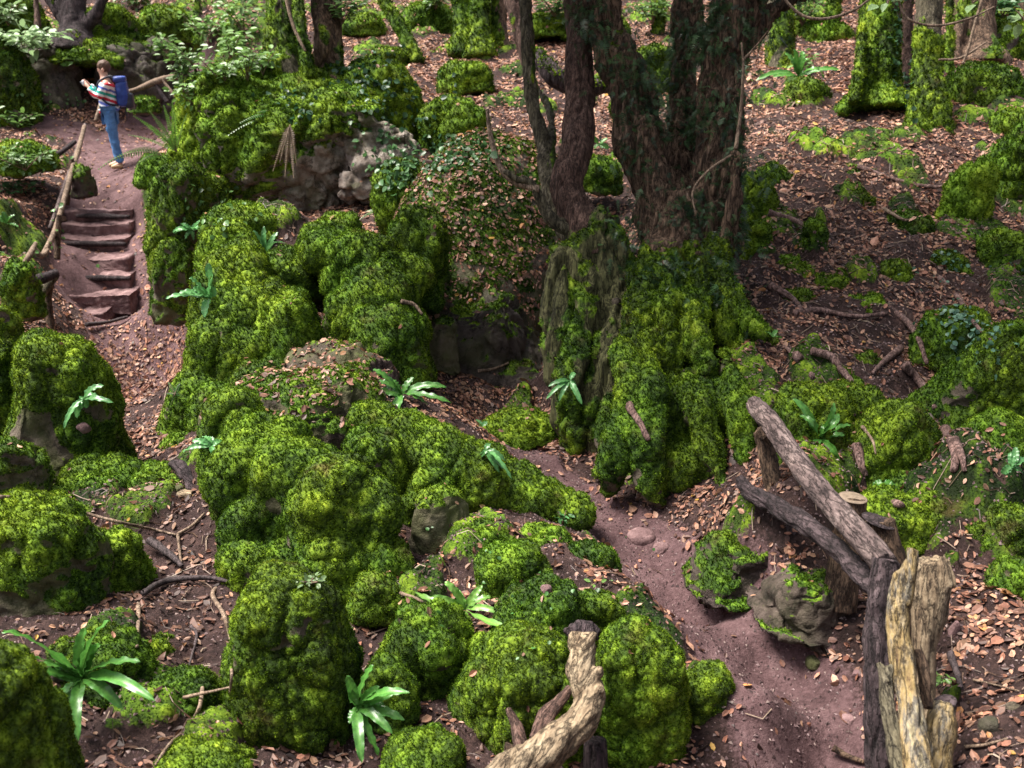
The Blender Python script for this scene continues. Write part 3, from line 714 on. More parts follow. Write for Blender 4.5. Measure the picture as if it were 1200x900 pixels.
for k, (lb, u, v, t, w, h) in enumerate([
    ('moss clump on the leafy bank midway between yew and bright ridge', 1005, 215, 11.4, 60, 30), ('moss clump low on the bank under the second narrow ridge', 975, 330, 8.9, 40, 20),
    ('small dark moss clump on the bank left of the ivy', 1050, 318, 9.0, 34, 18), ('moss clump behind the yew beside the black stub', 905, 205, 11.2, 40, 22),
    ('moss clump on the bank directly under the bright ridge', 1110, 310, 9.3, 40, 26), ('moss clump above the earth ledge', 935, 352, 8.6, 46, 20), ('moss clump on the crest above the curling root', 1015, 355, 8.5, 40, 16)]):
    B(lb, u, v, t, w, h, 1.3, moss=.9, seed=170 + k, leaf=45, lump=.35, lobes=.2)
# ------------------------------------------------------------------ moss sprigs on the ground, fallen leaves, crumbs of earth
_vis = (np.abs(A_.ravel()) < .74) & (R_.ravel() > 2.3) & (R_.ravel() < 30)
def sheet_sprigs():
    V = GV; N = vnormals(GV, GF)
    fv = GF[: (nr_ - 1) * na_]
    keep = np.append(_vis, False)[fv].all(1)
    F = fv[keep]
    t = depth(V[F[:, 0]])
    sp_ = np.maximum(t * .0030, .011)
    o = sprigs(V, F, a1(gmm), a1(gt), .8 / sp_ ** 2, sp_ * 1.0, 'ground_moss', None, 500, N)
    tag(o, 'low green moss creeping over the earth between leaves', 'moss', kind='stuff')
sheet_sprigs()

LEAFCOL = np.array([(.40, .24, .19), (.33, .18, .14), (.46, .31, .25), (.25, .13, .10), (.15, .075, .06), (.09, .05, .045), (.52, .36, .27), (.30, .20, .16), (.48, .27, .12), (.52, .36, .09)])
LEAFW = np.array([.17, .17, .12, .15, .13, .08, .08, .07, .022, .008]); LEAFW = LEAFW / LEAFW.sum()
def leaf_mesh(p, n, size, r, lift=.5, cols=None, flat=.25):
    k = len(p)
    nn = n + r.normal(size=(k, 3)) * flat; nn /= np.linalg.norm(nn, axis=1, keepdims=True)
    d = np.cross(nn, r.normal(size=(k, 3))); d /= np.linalg.norm(d, axis=1, keepdims=True); w = np.cross(nn, d)
    L = (size * np.exp(r.normal(0, .33, k)))[:, None]; W = L * r.uniform(.45, .75, k)[:, None]
    cu = r.uniform(-.25, .5, k)[:, None]; fo = r.uniform(-.1, .5, k)[:, None]
    b0 = p - d * L * .5 + nn * L * cu * .4; tp = p + d * L * .5 + nn * L * (cu * .5)
    l1 = p - d * L * .22 + w * W * .42 + nn * L * fo * .4; l2 = p + d * L * .2 + w * W * .4 + nn * L * fo * .5
    r1 = p - d * L * .22 - w * W * .42 + nn * L * fo * .35; r2 = p + d * L * .2 - w * W * .4 + nn * L * fo * .3
    V = np.stack([b0, l1, l2, tp, r2, r1], 1).reshape(-1, 3)
    i = np.arange(k)[:, None] * 6
    F = np.concatenate([i + np.array([[0, 3, 2, 1]]), i + np.array([[0, 5, 4, 3]])])
    if cols is None:
        c = LEAFCOL[r.choice(len(LEAFCOL), k, p=LEAFW)] * r.uniform(.28, 1.0, (k, 1)) * np.array([1.1, .9, .75]) * (1 + .12 * sstep(9, 13, p[:, 1:2]))
    else: c = cols
    return V, F, np.repeat(c, 6, 0)
def litter():
    r = np.random.default_rng(21)
    n = 800000
    a = r.uniform(-.66, .66, n); q = np.sqrt(r.uniform(2.4 ** 2, 27 ** 2, n))
    x, y = q * np.sin(a), q * np.cos(a)
    pm, mm = path_mask(x, y), moss_mask(x, y)
    p3 = np.column_stack([x, y, x * 0])
    nz = fbm(p3, .8, 3, 31); nz2 = fbm(p3, .25, 2, 33)
    dens = .12 + .85 * sstep(-.3, .25, nz + .8 * nz2)
    near = sstep(8.2, 6.2, y) * sstep(-.3, -.9, x)
    dens = dens * (1 - .45 * near)
    far = sstep(7, 14, y)
    dens = dens * (1 - .35 * far)
    # the leafy hollow and the lower end of the left path are carpeted; elsewhere the paths stay clear
    hollow = (np.hypot(x - .1, (y - 8.9)) < 1.3)
    leftp = (x < -3.2) & (y < 12.6) & (y > 9)
    onp = np.where(hollow, .9, np.where(leftp, .75 * sstep(12.6, 11.5, y) + .1, .035))
    dens = dens * (1 - pm) + onp * pm
    dens = dens * (1 - .8 * mm) + .0
    keep = r.random(n) < dens
    x, y = x[keep], y[keep]
    z = H(x, y); e = .04
    nx = -(H(x + e, y) - z) / e; ny = -(H(x, y + e) - z) / e
    N = np.column_stack([nx, ny, np.ones(len(x))]); N /= np.linalg.norm(N, axis=1, keepdims=True)
    p = np.column_stack([x, y, z]) + N * .008
    p = np.vstack([p] + LEAFP); N = np.vstack([N] + LEAFN)
    t = depth(p)
    size = .037 + .0015 * np.maximum(t - 8, 0)
    V, F, C = leaf_mesh(p, N, size, r)
    # small broken crumbs and needles between the leaves
    gully_shade = 1 - .5 * sstep(7.4, 6.0, p[:, 1]) * sstep(-.2, -.8, p[:, 0]) * (r.random(len(p)) < .75)      # most gully leaves darkened, shade of the hollow put into their colour
    C = C * np.repeat(gully_shade, 6)[:, None]
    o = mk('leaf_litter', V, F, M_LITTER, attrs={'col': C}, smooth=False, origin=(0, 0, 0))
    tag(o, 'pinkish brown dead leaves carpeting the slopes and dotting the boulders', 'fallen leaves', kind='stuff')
    n = 150000
    a = r.uniform(-.62, .62, n); q = np.sqrt(r.uniform(2.6 ** 2, 11 ** 2, n)); x, y = q * np.sin(a), q * np.cos(a)
    pm = path_mask(x, y); keep = r.random(n) < .5 + .0 * pm
    x, y = x[keep], y[keep]; z = H(x, y)
    k = len(x); s = r.uniform(.004, .013, k)[:, None]
    base = np.array([[1, 0, 0], [-.5, .87, 0], [-.5, -.87, 0], [0, 0, .9]])
    th = r.random(k) * 6.28; ct, st = np.cos(th), np.sin(th)
    B_ = np.repeat(base[None], k, 0) * r.uniform(.5, 1.4, (k, 1, 3))
    Bx = B_[..., 0] * ct[:, None] - B_[..., 1] * st[:, None]; By = B_[..., 0] * st[:, None] + B_[..., 1] * ct[:, None]
    V = np.stack([Bx, By, B_[..., 2]], -1) * s[:, None] + np.column_stack([x, y, z])[:, None]
    F = (np.arange(k)[:, None, None] * 4 + np.array([[0, 1, 3], [1, 2, 3], [2, 0, 3]])[None]).reshape(-1, 3)
    c = np.array([(.10, .06, .06), (.20, .13, .13), (.05, .03, .03), (.3, .22, .2)])[r.choice(4, k, p=[.4, .3, .2, .1])]
    o = mk('soil_crumbs', V.reshape(-1, 3), F, M_LITTER, attrs={'col': np.repeat(c, 4, 0)}, smooth=False, origin=(0, 0, 0))
    tag(o, 'crumbs of reddish earth and grit trodden over the path', 'gravel', kind='stuff')
    # fine twigs and stalks mixed into the litter
    n = 9000
    a = r.uniform(-.64, .64, n); q = np.sqrt(r.uniform(2.6 ** 2, 15 ** 2, n)); x, y = q * np.sin(a), q * np.cos(a)
    keep = r.random(n) < 1 - .93 * path_mask(x, y); x, y = x[keep], y[keep]; k = len(x)
    th = r.random(k) * 6.28; L = np.exp(r.normal(-2.6, .5, k)) * .5; w = r.uniform(.0012, .003, k) * (1 + y * .08)
    bend = r.normal(size=k) * .25
    rows = []
    for s_, off in ((-1, 0), (0, 1), (1, 0)):
        cx = x + np.cos(th) * L * s_ - np.sin(th) * L * bend * off; cy = y + np.sin(th) * L * s_ + np.cos(th) * L * bend * off
        cz = H(cx, cy) + .008 + .006 * off
        for j in range(3):
            f = j * 2.094; rows.append(np.column_stack([cx - np.sin(th) * w * np.cos(f), cy + np.cos(th) * w * np.cos(f), cz + w * np.sin(f)]))
    V = np.stack(rows, 1).reshape(-1, 3)
    fq = [[s_ * 3 + j, s_ * 3 + (j + 1) % 3, s_ * 3 + 3 + (j + 1) % 3, s_ * 3 + 3 + j] for s_ in (0, 1) for j in range(3)]
    F = (np.arange(k)[:, None, None] * 9 + np.array(fq)[None]).reshape(-1, 4)
    c = np.array([(.16, .1, .07), (.07, .045, .035), (.3, .22, .16)])[r.choice(3, k, p=[.45, .35, .2])]
    o = mk('twig_litter', V, F, M_LITTER, attrs={'col': np.repeat(c, 9, 0)}, smooth=False, origin=(0, 0, 0))
    tag(o, 'fine fallen twigs and leaf stalks scattered through the dead leaves', 'twigs', kind='stuff')
litter()
# ------------------------------------------------------------------ trees
def PX(pts):
    """[(u, v, t, width in photo units)] -> centres, radii in metres"""
    return np.array([P(u, v, t) for u, v, t, w in pts]), np.array([w * t / FPX / 2 for u, v, t, w in pts])
def tb(pts, nseg=16, rough=.35, seed=0, rs=.3, flat=1.0, n=None):
    c, r = PX(pts)
    if n is None: n = len(pts) * 8
    return tube(c, r, nseg, n, True, flat, rough, seed, rs)
def trunk_mesh(parts, voxel, seed, moss_fn, flute=.04, fscale=.16, knots=0, it=4, streak=.012, mossthick=.022):
    V, F = fuse(parts, voxel)
    V = relax(V, F, it)
    N = vnormals(V, F)
    st = V * np.array([1, 1, .22])                                   # ridges run with the grain
    V = V + N * (flute * fbm(st, fscale, 4, seed) - flute * .7 * np.maximum(0, .2 - np.abs(noise(st, fscale * .8, seed + 3))) / .2 + streak * fbm(V * np.array([1, 1, .12]), .04, 2, seed + 5))[:, None]
    N = vnormals(V, F)
    m = moss_fn(V, N)
    m = sstep(.3, .7, m + .75 * fbm(V * np.array([1, 1, .6]), .4, 5, seed + 9))
    bil = np.abs(noise(V, .12, seed + 6)); b2 = np.abs(noise(V, .04, seed + 7))
    V = V + N * (m * mossthick * (.3 + 1.0 * bil + 1.0 * b2))[:, None]
    tint = .1 + .8 * bil + .5 * b2 + .3 * noise(V, .5, seed + 8)
    return V, F, vnormals(V, F), m, tint
def tree(name, label, parts, voxel, seed, moss_fn, mat, base, group=None, tufts=True, tb_=0, cat='tree', dens=1.0, **kw):
    o = thing(name, label, cat, base, group)
    V, F, N, m, tint = trunk_mesh(parts, voxel, seed, moss_fn, **kw)
    tr = mk('trunk', V, F, mat, o, attrs={'moss': m, 'tint': tint + tb_})
    if tufts:
        sp_ = max(float(np.median(depth(V))) * .0024, .0085)
        sprigs(V, F, m, tint + tb_, dens * 1.1 / sp_ ** 2, sp_ * 1.1, 'moss_cover', tr, seed, N)
    return o, V, F, N

def zfn(lo, hi, side=0, amt=0.0):
    """moss thick below lo, gone above hi"""
    return lambda V, N: 1.1 - sstep(lo, hi, V[:, 2]) * 1.1 + amt * N[:, 0] * side + .25 * N[:, 2]

# the great shaggy yew on its root mass
yew_parts = [
    tb([(792, 470, 7.9, 90), (795, 420, 8.05, 92), (797, 370, 8.2, 84), (797, 320, 8.35, 82), (796, 270, 8.4, 88), (794, 240, 8.45, 92)], 22, .3, 1),
    tb([(770, 270, 8.3, 30), (764, 320, 8.0, 30), (754, 370, 7.75, 30), (744, 430, 7.55, 26)], 12, .3, 12),
    tb([(785, 280, 8.2, 30), (781, 330, 7.9, 34), (778, 380, 7.65, 32), (774, 430, 7.5, 26)], 12, .3, 13),
    tb([(842, 270, 8.2, 28), (846, 320, 7.95, 30), (860, 358, 7.75, 30), (885, 382, 7.6, 24), (912, 400, 7.55, 12)], 12, .3, 14),
    tb([(795, 300, 8.4, 60), (772, 225, 8.4, 60), (752, 165, 8.35, 56), (737, 100, 8.3, 52), (716, 45, 8.25, 48), (698, 0, 8.2, 45), (672, -60, 8.1, 46), (640, -160, 8.0, 34)], 18, .3, 2),
    tb([(800, 300, 8.5, 50), (794, 225, 8.5, 42), (798, 150, 8.6, 34), (802, 80, 8.7, 32), (808, 0, 8.8, 33), (814, -90, 8.9, 34), (822, -200, 9, 22)], 16, .3, 3),
    tb([(812, 330, 8.3, 64), (828, 260, 8.3, 60), (838, 200, 8.25, 55), (844, 140, 8.2, 52), (847, 80, 8.2, 52), (860, 20, 8.1, 58), (880, -40, 8.0, 58), (905, -120, 7.9, 44), (930, -220, 7.8, 28)], 18, .3, 4),
    tb([(858, 60, 8.2, 44), (885, 30, 8.2, 30), (915, 8, 8.2, 24), (950, -15, 8.1, 20), (1000, -50, 8, 14)], 12, .25, 5),
    tb([(848, 290, 8.2, 36), (858, 250, 8.0, 26), (863, 215, 7.9, 20), (865, 180, 7.85, 16)], 12, .25, 6),
    # buttress roots
    tb([(825, 300, 8.1, 40), (832, 350, 7.95, 34), (850, 385, 7.8, 30), (872, 410, 7.7, 22), (890, 440, 7.6, 12)], 12, .25, 7),
    tb([(790, 330, 8.0, 40), (792, 370, 7.8, 34), (790, 410, 7.65, 30), (785, 460, 7.5, 24)], 12, .25, 8),
    tb([(812, 330, 7.95, 36), (815, 370, 7.65, 32), (818, 405, 7.5, 30), (828, 440, 7.4, 24)], 12, .25, 9),
    tb([(760, 320, 8.1, 44), (748, 365, 7.9, 38), (740, 410, 7.75, 36), (735, 470, 7.6, 30), (730, 540, 7.5, 20)], 12, .25, 10),
    tb([(752, 330, 8.0, 36), (765, 400, 7.75, 30), (765, 460, 7.6, 24), (755, 520, 7.4, 16)], 12, .25, 11),
]
yb = P(795, 470, 7.9)
yew_moss = lambda V, N: 1.15 - 1.15 * sstep(P(0, 380, 8)[2], P(0, 235, 8.2)[2], V[:, 2]) + .3 * N[:, 2] + .06
yew, YV, YF, YN = tree('yew_tree', 'great dark shaggy yew with three stems and moss-clad buttress roots', yew_parts, .022, 200, yew_moss, M_YEWBARK, yb, flute=.07, fscale=.14, it=1, streak=.02, tb_=-.06, mossthick=.01)  # moss tint lowered, shade around the yew base painted in

# the mass of mossy earth and roots it stands on
def rootmass(name, label, cat, ells, voxel, seed, mossb, mat=None, leaf=20, cyl=(), dens=1.0, thick=1.0, tb_=0, tiltmoss=.9, bare=None, sc=1.0):
    parts = []
    D, F = cubesphere(14)
    for (u, v, t, w, h, dd, roll) in ells:
        k = t / FPX * sc
        M = np.array(Matrix.Rotation(R(roll), 3, 'Y'))
        V = np.sign(D) * np.abs(D) ** .8
        parts.append(((V * np.array([w * k / 2, w * k / 2 * dd, h * k / 2])) @ M.T + P(u, v, t), F))
    for c in cyl: parts.append(tb(c, 12, .3, seed))
    V, F = fuse(parts, voxel); V = relax(V, F, 3)
    N = vnormals(V, F)
    V = V + N * (.12 * fbm(V, .5, 3, seed))[:, None]
    bb = [(P(*q[:3]), q[3]) for q in bare] if bare else None
    t = float(np.median(depth(V)))
    V, N, m, tint = dress(V, F, t, seed, mossb, thick, bb)
    o = mk(name, V, F, mat or M_ROCK, attrs={'moss': m, 'tint': tint + tb_})
    tag(o, label, cat)
    sp_ = max(t * .0024, .0085)
    sprigs(V, F, m, tint + tb_, dens * 1.15 / sp_ ** 2, sp_ * 1.05, 'moss_cover', o, seed, N)
    leaf_spots(V, F, N, leaf, sstep(-.2, .3, fbm(V, .25, 3, seed + 20)), seed, .12)
    return o, V, F
rootmass('root_mound', 'mossy mound of roots and earth bulging below the great yew', 'root mound',
         [(812, 510, 7.6, 112, 165, .9, 0), (800, 560, 7.35, 110, 90, .9, 10), (750, 530, 7.7, 66, 130, .9, 0), (845, 480, 7.6, 66, 90, 1, 20), (775, 460, 7.95, 100, 90, .9, 0), (858, 585, 7.05, 60, 40, 1, 0)],
         .018, 210, .66, leaf=70, tb_=-.04, cyl=[[(758, 395, 7.6, 22), (766, 450, 7.25, 30), (758, 510, 7.1, 32), (762, 570, 7.05, 28), (775, 600, 7.05, 14)], [(845, 410, 7.5, 20), (866, 470, 7.15, 28), (872, 530, 7.0, 26), (880, 570, 7.0, 14)], [(712, 480, 7.7, 14), (706, 520, 7.6, 18), (700, 560, 7.6, 12)], [(726, 400, 7.6, 22), (736, 440, 7.3, 30), (734, 490, 7.2, 32), (722, 540, 7.15, 30), (716, 580, 7.3, 20)], [(800, 430, 7.3, 20), (830, 520, 7.1, 24), (850, 590, 6.9, 20)]])  # mound moss coloured darker to stand for the yew's shade
# the pale green gnarled stump left of it and its two living stems
st_parts = [
    tb([(688, 560, 8.2, 50), (686, 500, 8.2, 74), (682, 440, 8.2, 84), (684, 380, 8.25, 74), (694, 320, 8.3, 84), (700, 285, 8.3, 76), (705, 255, 8.35, 50)], 22, .35, 21),
    tb([(655, 470, 8.2, 26), (657, 380, 8.15, 40), (662, 320, 8.15, 44), (672, 290, 8.2, 44)], 12, .3, 22),
    tb([(720, 500, 8.0, 40), (722, 430, 8.0, 44), (728, 370, 8.1, 46), (730, 310, 8.3, 50)], 12, .3, 23),
    tb([(700, 300, 8.3, 70), (684, 262, 8.3, 52), (670, 240, 8.3, 42), (664, 215, 8.3, 38), (674, 180, 8.3, 40), (679, 130, 8.35, 37), (679, 60, 8.4, 33), (676, 0, 8.5, 30), (672, -80, 8.6, 26), (665, -190, 8.8, 16)], 16, .12, 24),
    tb([(702, 300, 8.4, 60), (690, 280, 8.35, 50), (668, 265, 8.45, 36), (652, 235, 8.5, 28), (643, 200, 8.55, 26), (636, 165, 8.6, 20), (626, 130, 8.6, 18), (620, 80, 8.6, 17), (617, 30, 8.6, 16), (612, -30, 8.7, 14), (600, -150, 8.8, 8)], 12, .2, 25),
    tb([(640, 180, 8.55, 16), (646, 150, 8.8, 12), (640, 120, 9.2, 9), (622, 96, 9.6, 7)], 8, .2, 26),
    tb([(672, 270, 8.3, 24), (645, 255, 8.2, 16), (622, 215, 8.1, 12), (606, 210, 8.05, 9), (590, 200, 8.0, 8)], 8, .2, 27),
]
def stm(V, N):
    z1 = P(0, 270, 8.3)[2]
    thin = (V[:, 0] < P(648, 0, 8.5)[0]) * .25 * (V[:, 2] > z1)
    return .36 - .2 * sstep(z1 - .35, z1 + .1, V[:, 2]) + .3 * N[:, 2]
stump, _, _, _ = tree('gnarled_tree', 'gnarled tree with smooth red stem and thin grey stem on a lumpy green stump', st_parts[:3], .02, 220, stm, M_ALGAE, P(690, 520, 8.2), flute=.09, fscale=.24, it=2, streak=.008, tb_=-.05, dens=.8)  # stump moss tinted down too, shade carried by its colour
V, F, N, m, tint = trunk_mesh(st_parts[3:4], .018, 230, lambda V, N: .1 * N[:, 2], flute=.035, fscale=.15, it=3, streak=.01); mk('stem', V, F, M_REDBARK, stump, attrs={'moss': m, 'tint': tint})
V, F, N, m, tint = trunk_mesh(st_parts[4:], .014, 231, lambda V, N: .3 + .2 * N[:, 0], flute=.02, fscale=.12, it=2, streak=.006, mossthick=.008); mk('stem', V, F, M_GREYBARK, stump, attrs={'moss': m, 'tint': tint})
# dead sprout
o = mk('dead_branch', *tube(*PX([(632, 222, 8.1, 9), (606, 214, 8.1, 9), (590, 202, 8.1, 8), (580, 180, 8.1, 7), (574, 155, 8.1, 6), (571, 128, 8.1, 4)]), 8, 30, True, 1, .2, 3, .05), M_TWIG)
tag(o, 'bare pale dead branch curling up left of the thin grey stem', 'branch')

# background trees
def up(u0, v0, t, w0, pts=None, top=-260, lean=0, w1=None, base_flare=1.5, u1=None):
    w1 = w1 or w0 * .7; u1 = u0 + lean if u1 is None else u1
    vs_ = [v0 + 14, v0, v0 - 14, v0 * .6, v0 * .25, -40, top]
    out = []
    for k, v in enumerate(vs_):
        s = (v0 - v) / (v0 - top)
        s = max(0, s)
        out.append((u0 + (u1 - u0) * s, v, t, (w0 * (1 - s) + w1 * s) * ([base_flare * 1.15, base_flare, 1.15, 1, 1, 1, 1][k])))
    return out
allm = lambda V, N: 1.0 - .3 * N[:, 0]
TR = [
    ('mossy_tree', 'mossy trunk standing on the overhanging outcrop beside a thin pole stem', M_GREYBARK,
        [up(330, 100, 13.4, 46, u1=352, base_flare=1.3)], lambda V, N: .62 - .5 * N[:, 0] * .6, .03),
    ('mossy_tree', 'slim green pole stem leaning against the outcrop tree', M_GREYBARK,
        [[(362, 92, 13.1, 16), (356, 60, 13.1, 14), (351, 20, 13.1, 13), (346, -20, 13.2, 12), (335, -150, 13.3, 8)]], lambda V, N: .75 + 0 * V[:, 0], .02),
    ('root_stump', 'dark tangle of root and dead wood right of the outcrop tree', M_YEWBARK,
        [up(385, 96, 13.8, 36, top=-80, base_flare=1.5), [(365, 80, 13.5, 12), (380, 50, 13.5, 20), (372, 10, 13.6, 16), (378, -60, 13.6, 12)]], lambda V, N: .25 + .4 * N[:, 2], .03),
    ('mossy_tree', 'left stem of the triple trunk at the top centre, leaning left', M_GREYBARK, [up(545, 54, 18, 24, u1=520)], allm, .035),
    ('mossy_tree', 'middle stem of the triple trunk at the top centre, greenest of the three', M_GREYBARK, [up(563, 56, 17.8, 25, u1=556)], lambda V, N: 1.1 + 0 * N[:, 0], .035),
    ('mossy_tree', 'right stem of the triple trunk at the top centre, darker', M_YEWBARK, [up(585, 56, 18.1, 20, u1=584)], lambda V, N: .5 - .5 * N[:, 0], .035),
    ('slim_tree', 'brown slanting trunk rising behind the thin grey stem', M_REDBARK, [[(622, 75, 16, 22), (612, 45, 16, 20), (603, 15, 16, 18), (596, -20, 16, 17), (575, -200, 16, 10)]], lambda V, N: .2 + 0 * N[:, 0], .03),
    ('fallen_tree', 'mossy fallen limb bowed behind the two living stems', M_DARKWOOD, [[(628, 62, 13, 16), (645, 85, 12.8, 24), (668, 100, 12.8, 24), (700, 103, 12.9, 18), (730, 92, 13, 12)]], lambda V, N: .3 + .8 * N[:, 2], .025),
    ('mossy_tree', 'greenish trunk behind the shaggy yew at the upper right, beside a strap fern', M_GREYBARK, [up(916, 98, 16.5, 34, u1=908, base_flare=1.8)], lambda V, N: .65 + 0 * N[:, 0] - .3 * (V[:, 2] > 5), .03),
    ('mossy_tree', 'left one of the twin mossy trunks, thick and fully green', M_GREYBARK,
        [up(1028, 120, 13.6, 50, u1=1042, base_flare=1.7), [(1020, 60, 13.4, 18), (1006, 110, 13.3, 20), (985, 132, 13.2, 12)], [(1010, 40, 13.3, 10), (1008, 80, 13.2, 12), (1000, 120, 13.1, 14)]], allm, .026),
    ('mossy_tree', 'right one of the twin mossy trunks, straight with pale bark showing at the top', M_GREYBARK,
        [up(1086, 150, 12.8, 34, u1=1094, base_flare=1.75), [(1090, 90, 12.7, 26), (1098, 130, 12.6, 30), (1108, 165, 12.5, 18)], [(1078, 110, 12.7, 24), (1072, 150, 12.6, 22), (1066, 160, 12.5, 12)]],
        lambda V, N: 1.05 - .9 * sstep(P(0, 45, 12.8)[2] - .1, P(0, 25, 12.8)[2], V[:, 2]) - .25 * N[:, 0], .024),
    ('slim_tree', 'thin pale brown trunk between the twin mossy trunks', M_REDBARK, [up(1062, 112, 14.2, 16, u1=1066, base_flare=1.2)], lambda V, N: .3 + 0 * N[:, 0] - .0 * V[:, 2], .03),
    ('old_tree', 'dark many-rooted trunk at the upper right edge behind the mossy boulder', M_YEWBARK,
        [up(1140, 70, 17, 50, u1=1150, base_flare=1.6), [(1150, 30, 16.8, 20), (1172, 70, 16.6, 14), (1190, 90, 16.4, 10)], [(1125, 20, 16.8, 16), (1118, 60, 16.6, 16), (1116, 90, 16.4, 12)]], lambda V, N: .3 + .2 * N[:, 2], .04),
    ('old_tree', 'black gnarled yew perched above the quarry wall behind the walker', M_DARKWOOD,
        [up(88, 52, 20, 34, u1=70, base_flare=1.7), [(88, 40, 20, 18), (110, 20, 19.9, 16), (125, -10, 19.8, 12), (150, -60, 19.8, 9)], [(80, 30, 20, 16), (62, 5, 20, 14), (40, -30, 20, 10)]], lambda V, N: .15 + .3 * N[:, 2], .045),
    ('slim_tree', 'slender reddish stem at the top left in front of the moss', M_REDBARK, [[(44, 32, 19.6, 8), (43, 15, 19.6, 7), (41, -10, 19.6, 7), (36, -120, 19.6, 4)]], lambda V, N: 0 * N[:, 0], .02),
    ('mossy_tree', 'leaning mossy trunk left of the triple trunk, reaching down the slope', M_GREYBARK, [[(490, 75, 17.5, 18), (478, 50, 17.6, 16), (462, 20, 17.7, 15), (448, -10, 17.8, 14), (400, -160, 18, 8)]], allm, .035),
    ('mossy_tree', 'slender mossy trunk seen between the yew stems', M_GREYBARK, [up(772, 60, 19, 16, u1=768, base_flare=1.4)], allm, .04),
    ('old_tree', 'broad dark trunk behind the left twin trunk at the top', M_YEWBARK, [up(935, 40, 21, 34, u1=940, base_flare=1.5)], lambda V, N: .45 + 0 * N[:, 0], .05),
    ('slim_tree', 'thin mossy pole at the top right of the twin trunks', M_GREYBARK, [up(1112, 75, 15.5, 9, u1=1118, base_flare=1.3)], allm, .03),
    ('old_tree', 'dark trunk leaning at the far top right corner', M_YEWBARK, [up(1196, 60, 19, 30, u1=1180, base_flare=1.7)], lambda V, N: .5 + 0 * N[:, 0], .05),
    ('slim_tree', 'thin mossy pole above the seedlings at the top left', M_GREYBARK, [up(232, 40, 21, 8, u1=226, base_flare=1.2)], allm, .04),
    ('mossy_tree', 'green stem group at the top right centre beyond the pale twigs', M_GREYBARK, [up(975, 50, 18.5, 18, u1=985, base_flare=1.3)], allm, .04),
]
for k, (nm, lb, mt, pp, mf, vx) in enumerate(TR):
    parts = [tb(p, 12, .18, 300 + k, .3) for p in pp]
    u_, v_, t_, _ = pp[0][1]
    tree(nm, lb, parts, vx, 300 + k, mf, mt, P(u_, v_, t_), flute=.03, fscale=.2, it=2, streak=.006, mossthick=.014, dens=.9)

# yew foliage: flat sprays of small dark needles hanging on the stems
def sprays(name, parent, pts, nrm, size, r, cols, hang=.4, n_leaf=16, seed=0, mat=None, origin=None):
    k = len(pts); Vs = []; Cs = []
    d = nrm + r.normal(size=(k, 3)) * .7; d[:, 2] -= hang; d /= np.linalg.norm(d, axis=1, keepdims=True)
    w = np.cross(d, r.normal(size=(k, 3))); w /= np.linalg.norm(w, axis=1, keepdims=True)
    L = size * r.uniform(.5, 1.4, k)
    cc = cols[r.integers(0, len(cols), k)] * r.uniform(.6, 1.4, (k, 1))
    for j in range(n_leaf):
        s = (j // 2 + .5) / (n_leaf / 2); sg = 1 if j % 2 else -1
        b = pts + d * (L * s)[:, None]
        b[:, 2] -= (s ** 2) * L * .3
        ll = (L * .34 * (1.15 - s * .7))[:, None]
        tip = b + w * sg * ll + d * ll * .55 + r.normal(size=(k, 3)) * ll * .15
        q = d * ll * .17
        Vs.append(np.stack([b - q, b + q, tip], 1)); Cs.append(np.repeat(cc[:, None], 3, 1))
    V = np.concatenate(Vs).reshape(-1, 3); C_ = np.concatenate(Cs).reshape(-1, 3)
    return mk(name, V, np.arange(len(V)).reshape(-1, 3), mat or M_GREEN, parent, attrs={'col': C_}, smooth=False, origin=origin)
YEWC = np.array([(.025, .06, .025), (.035, .08, .03), (.02, .045, .022), (.05, .11, .035), (.07, .13, .05)])
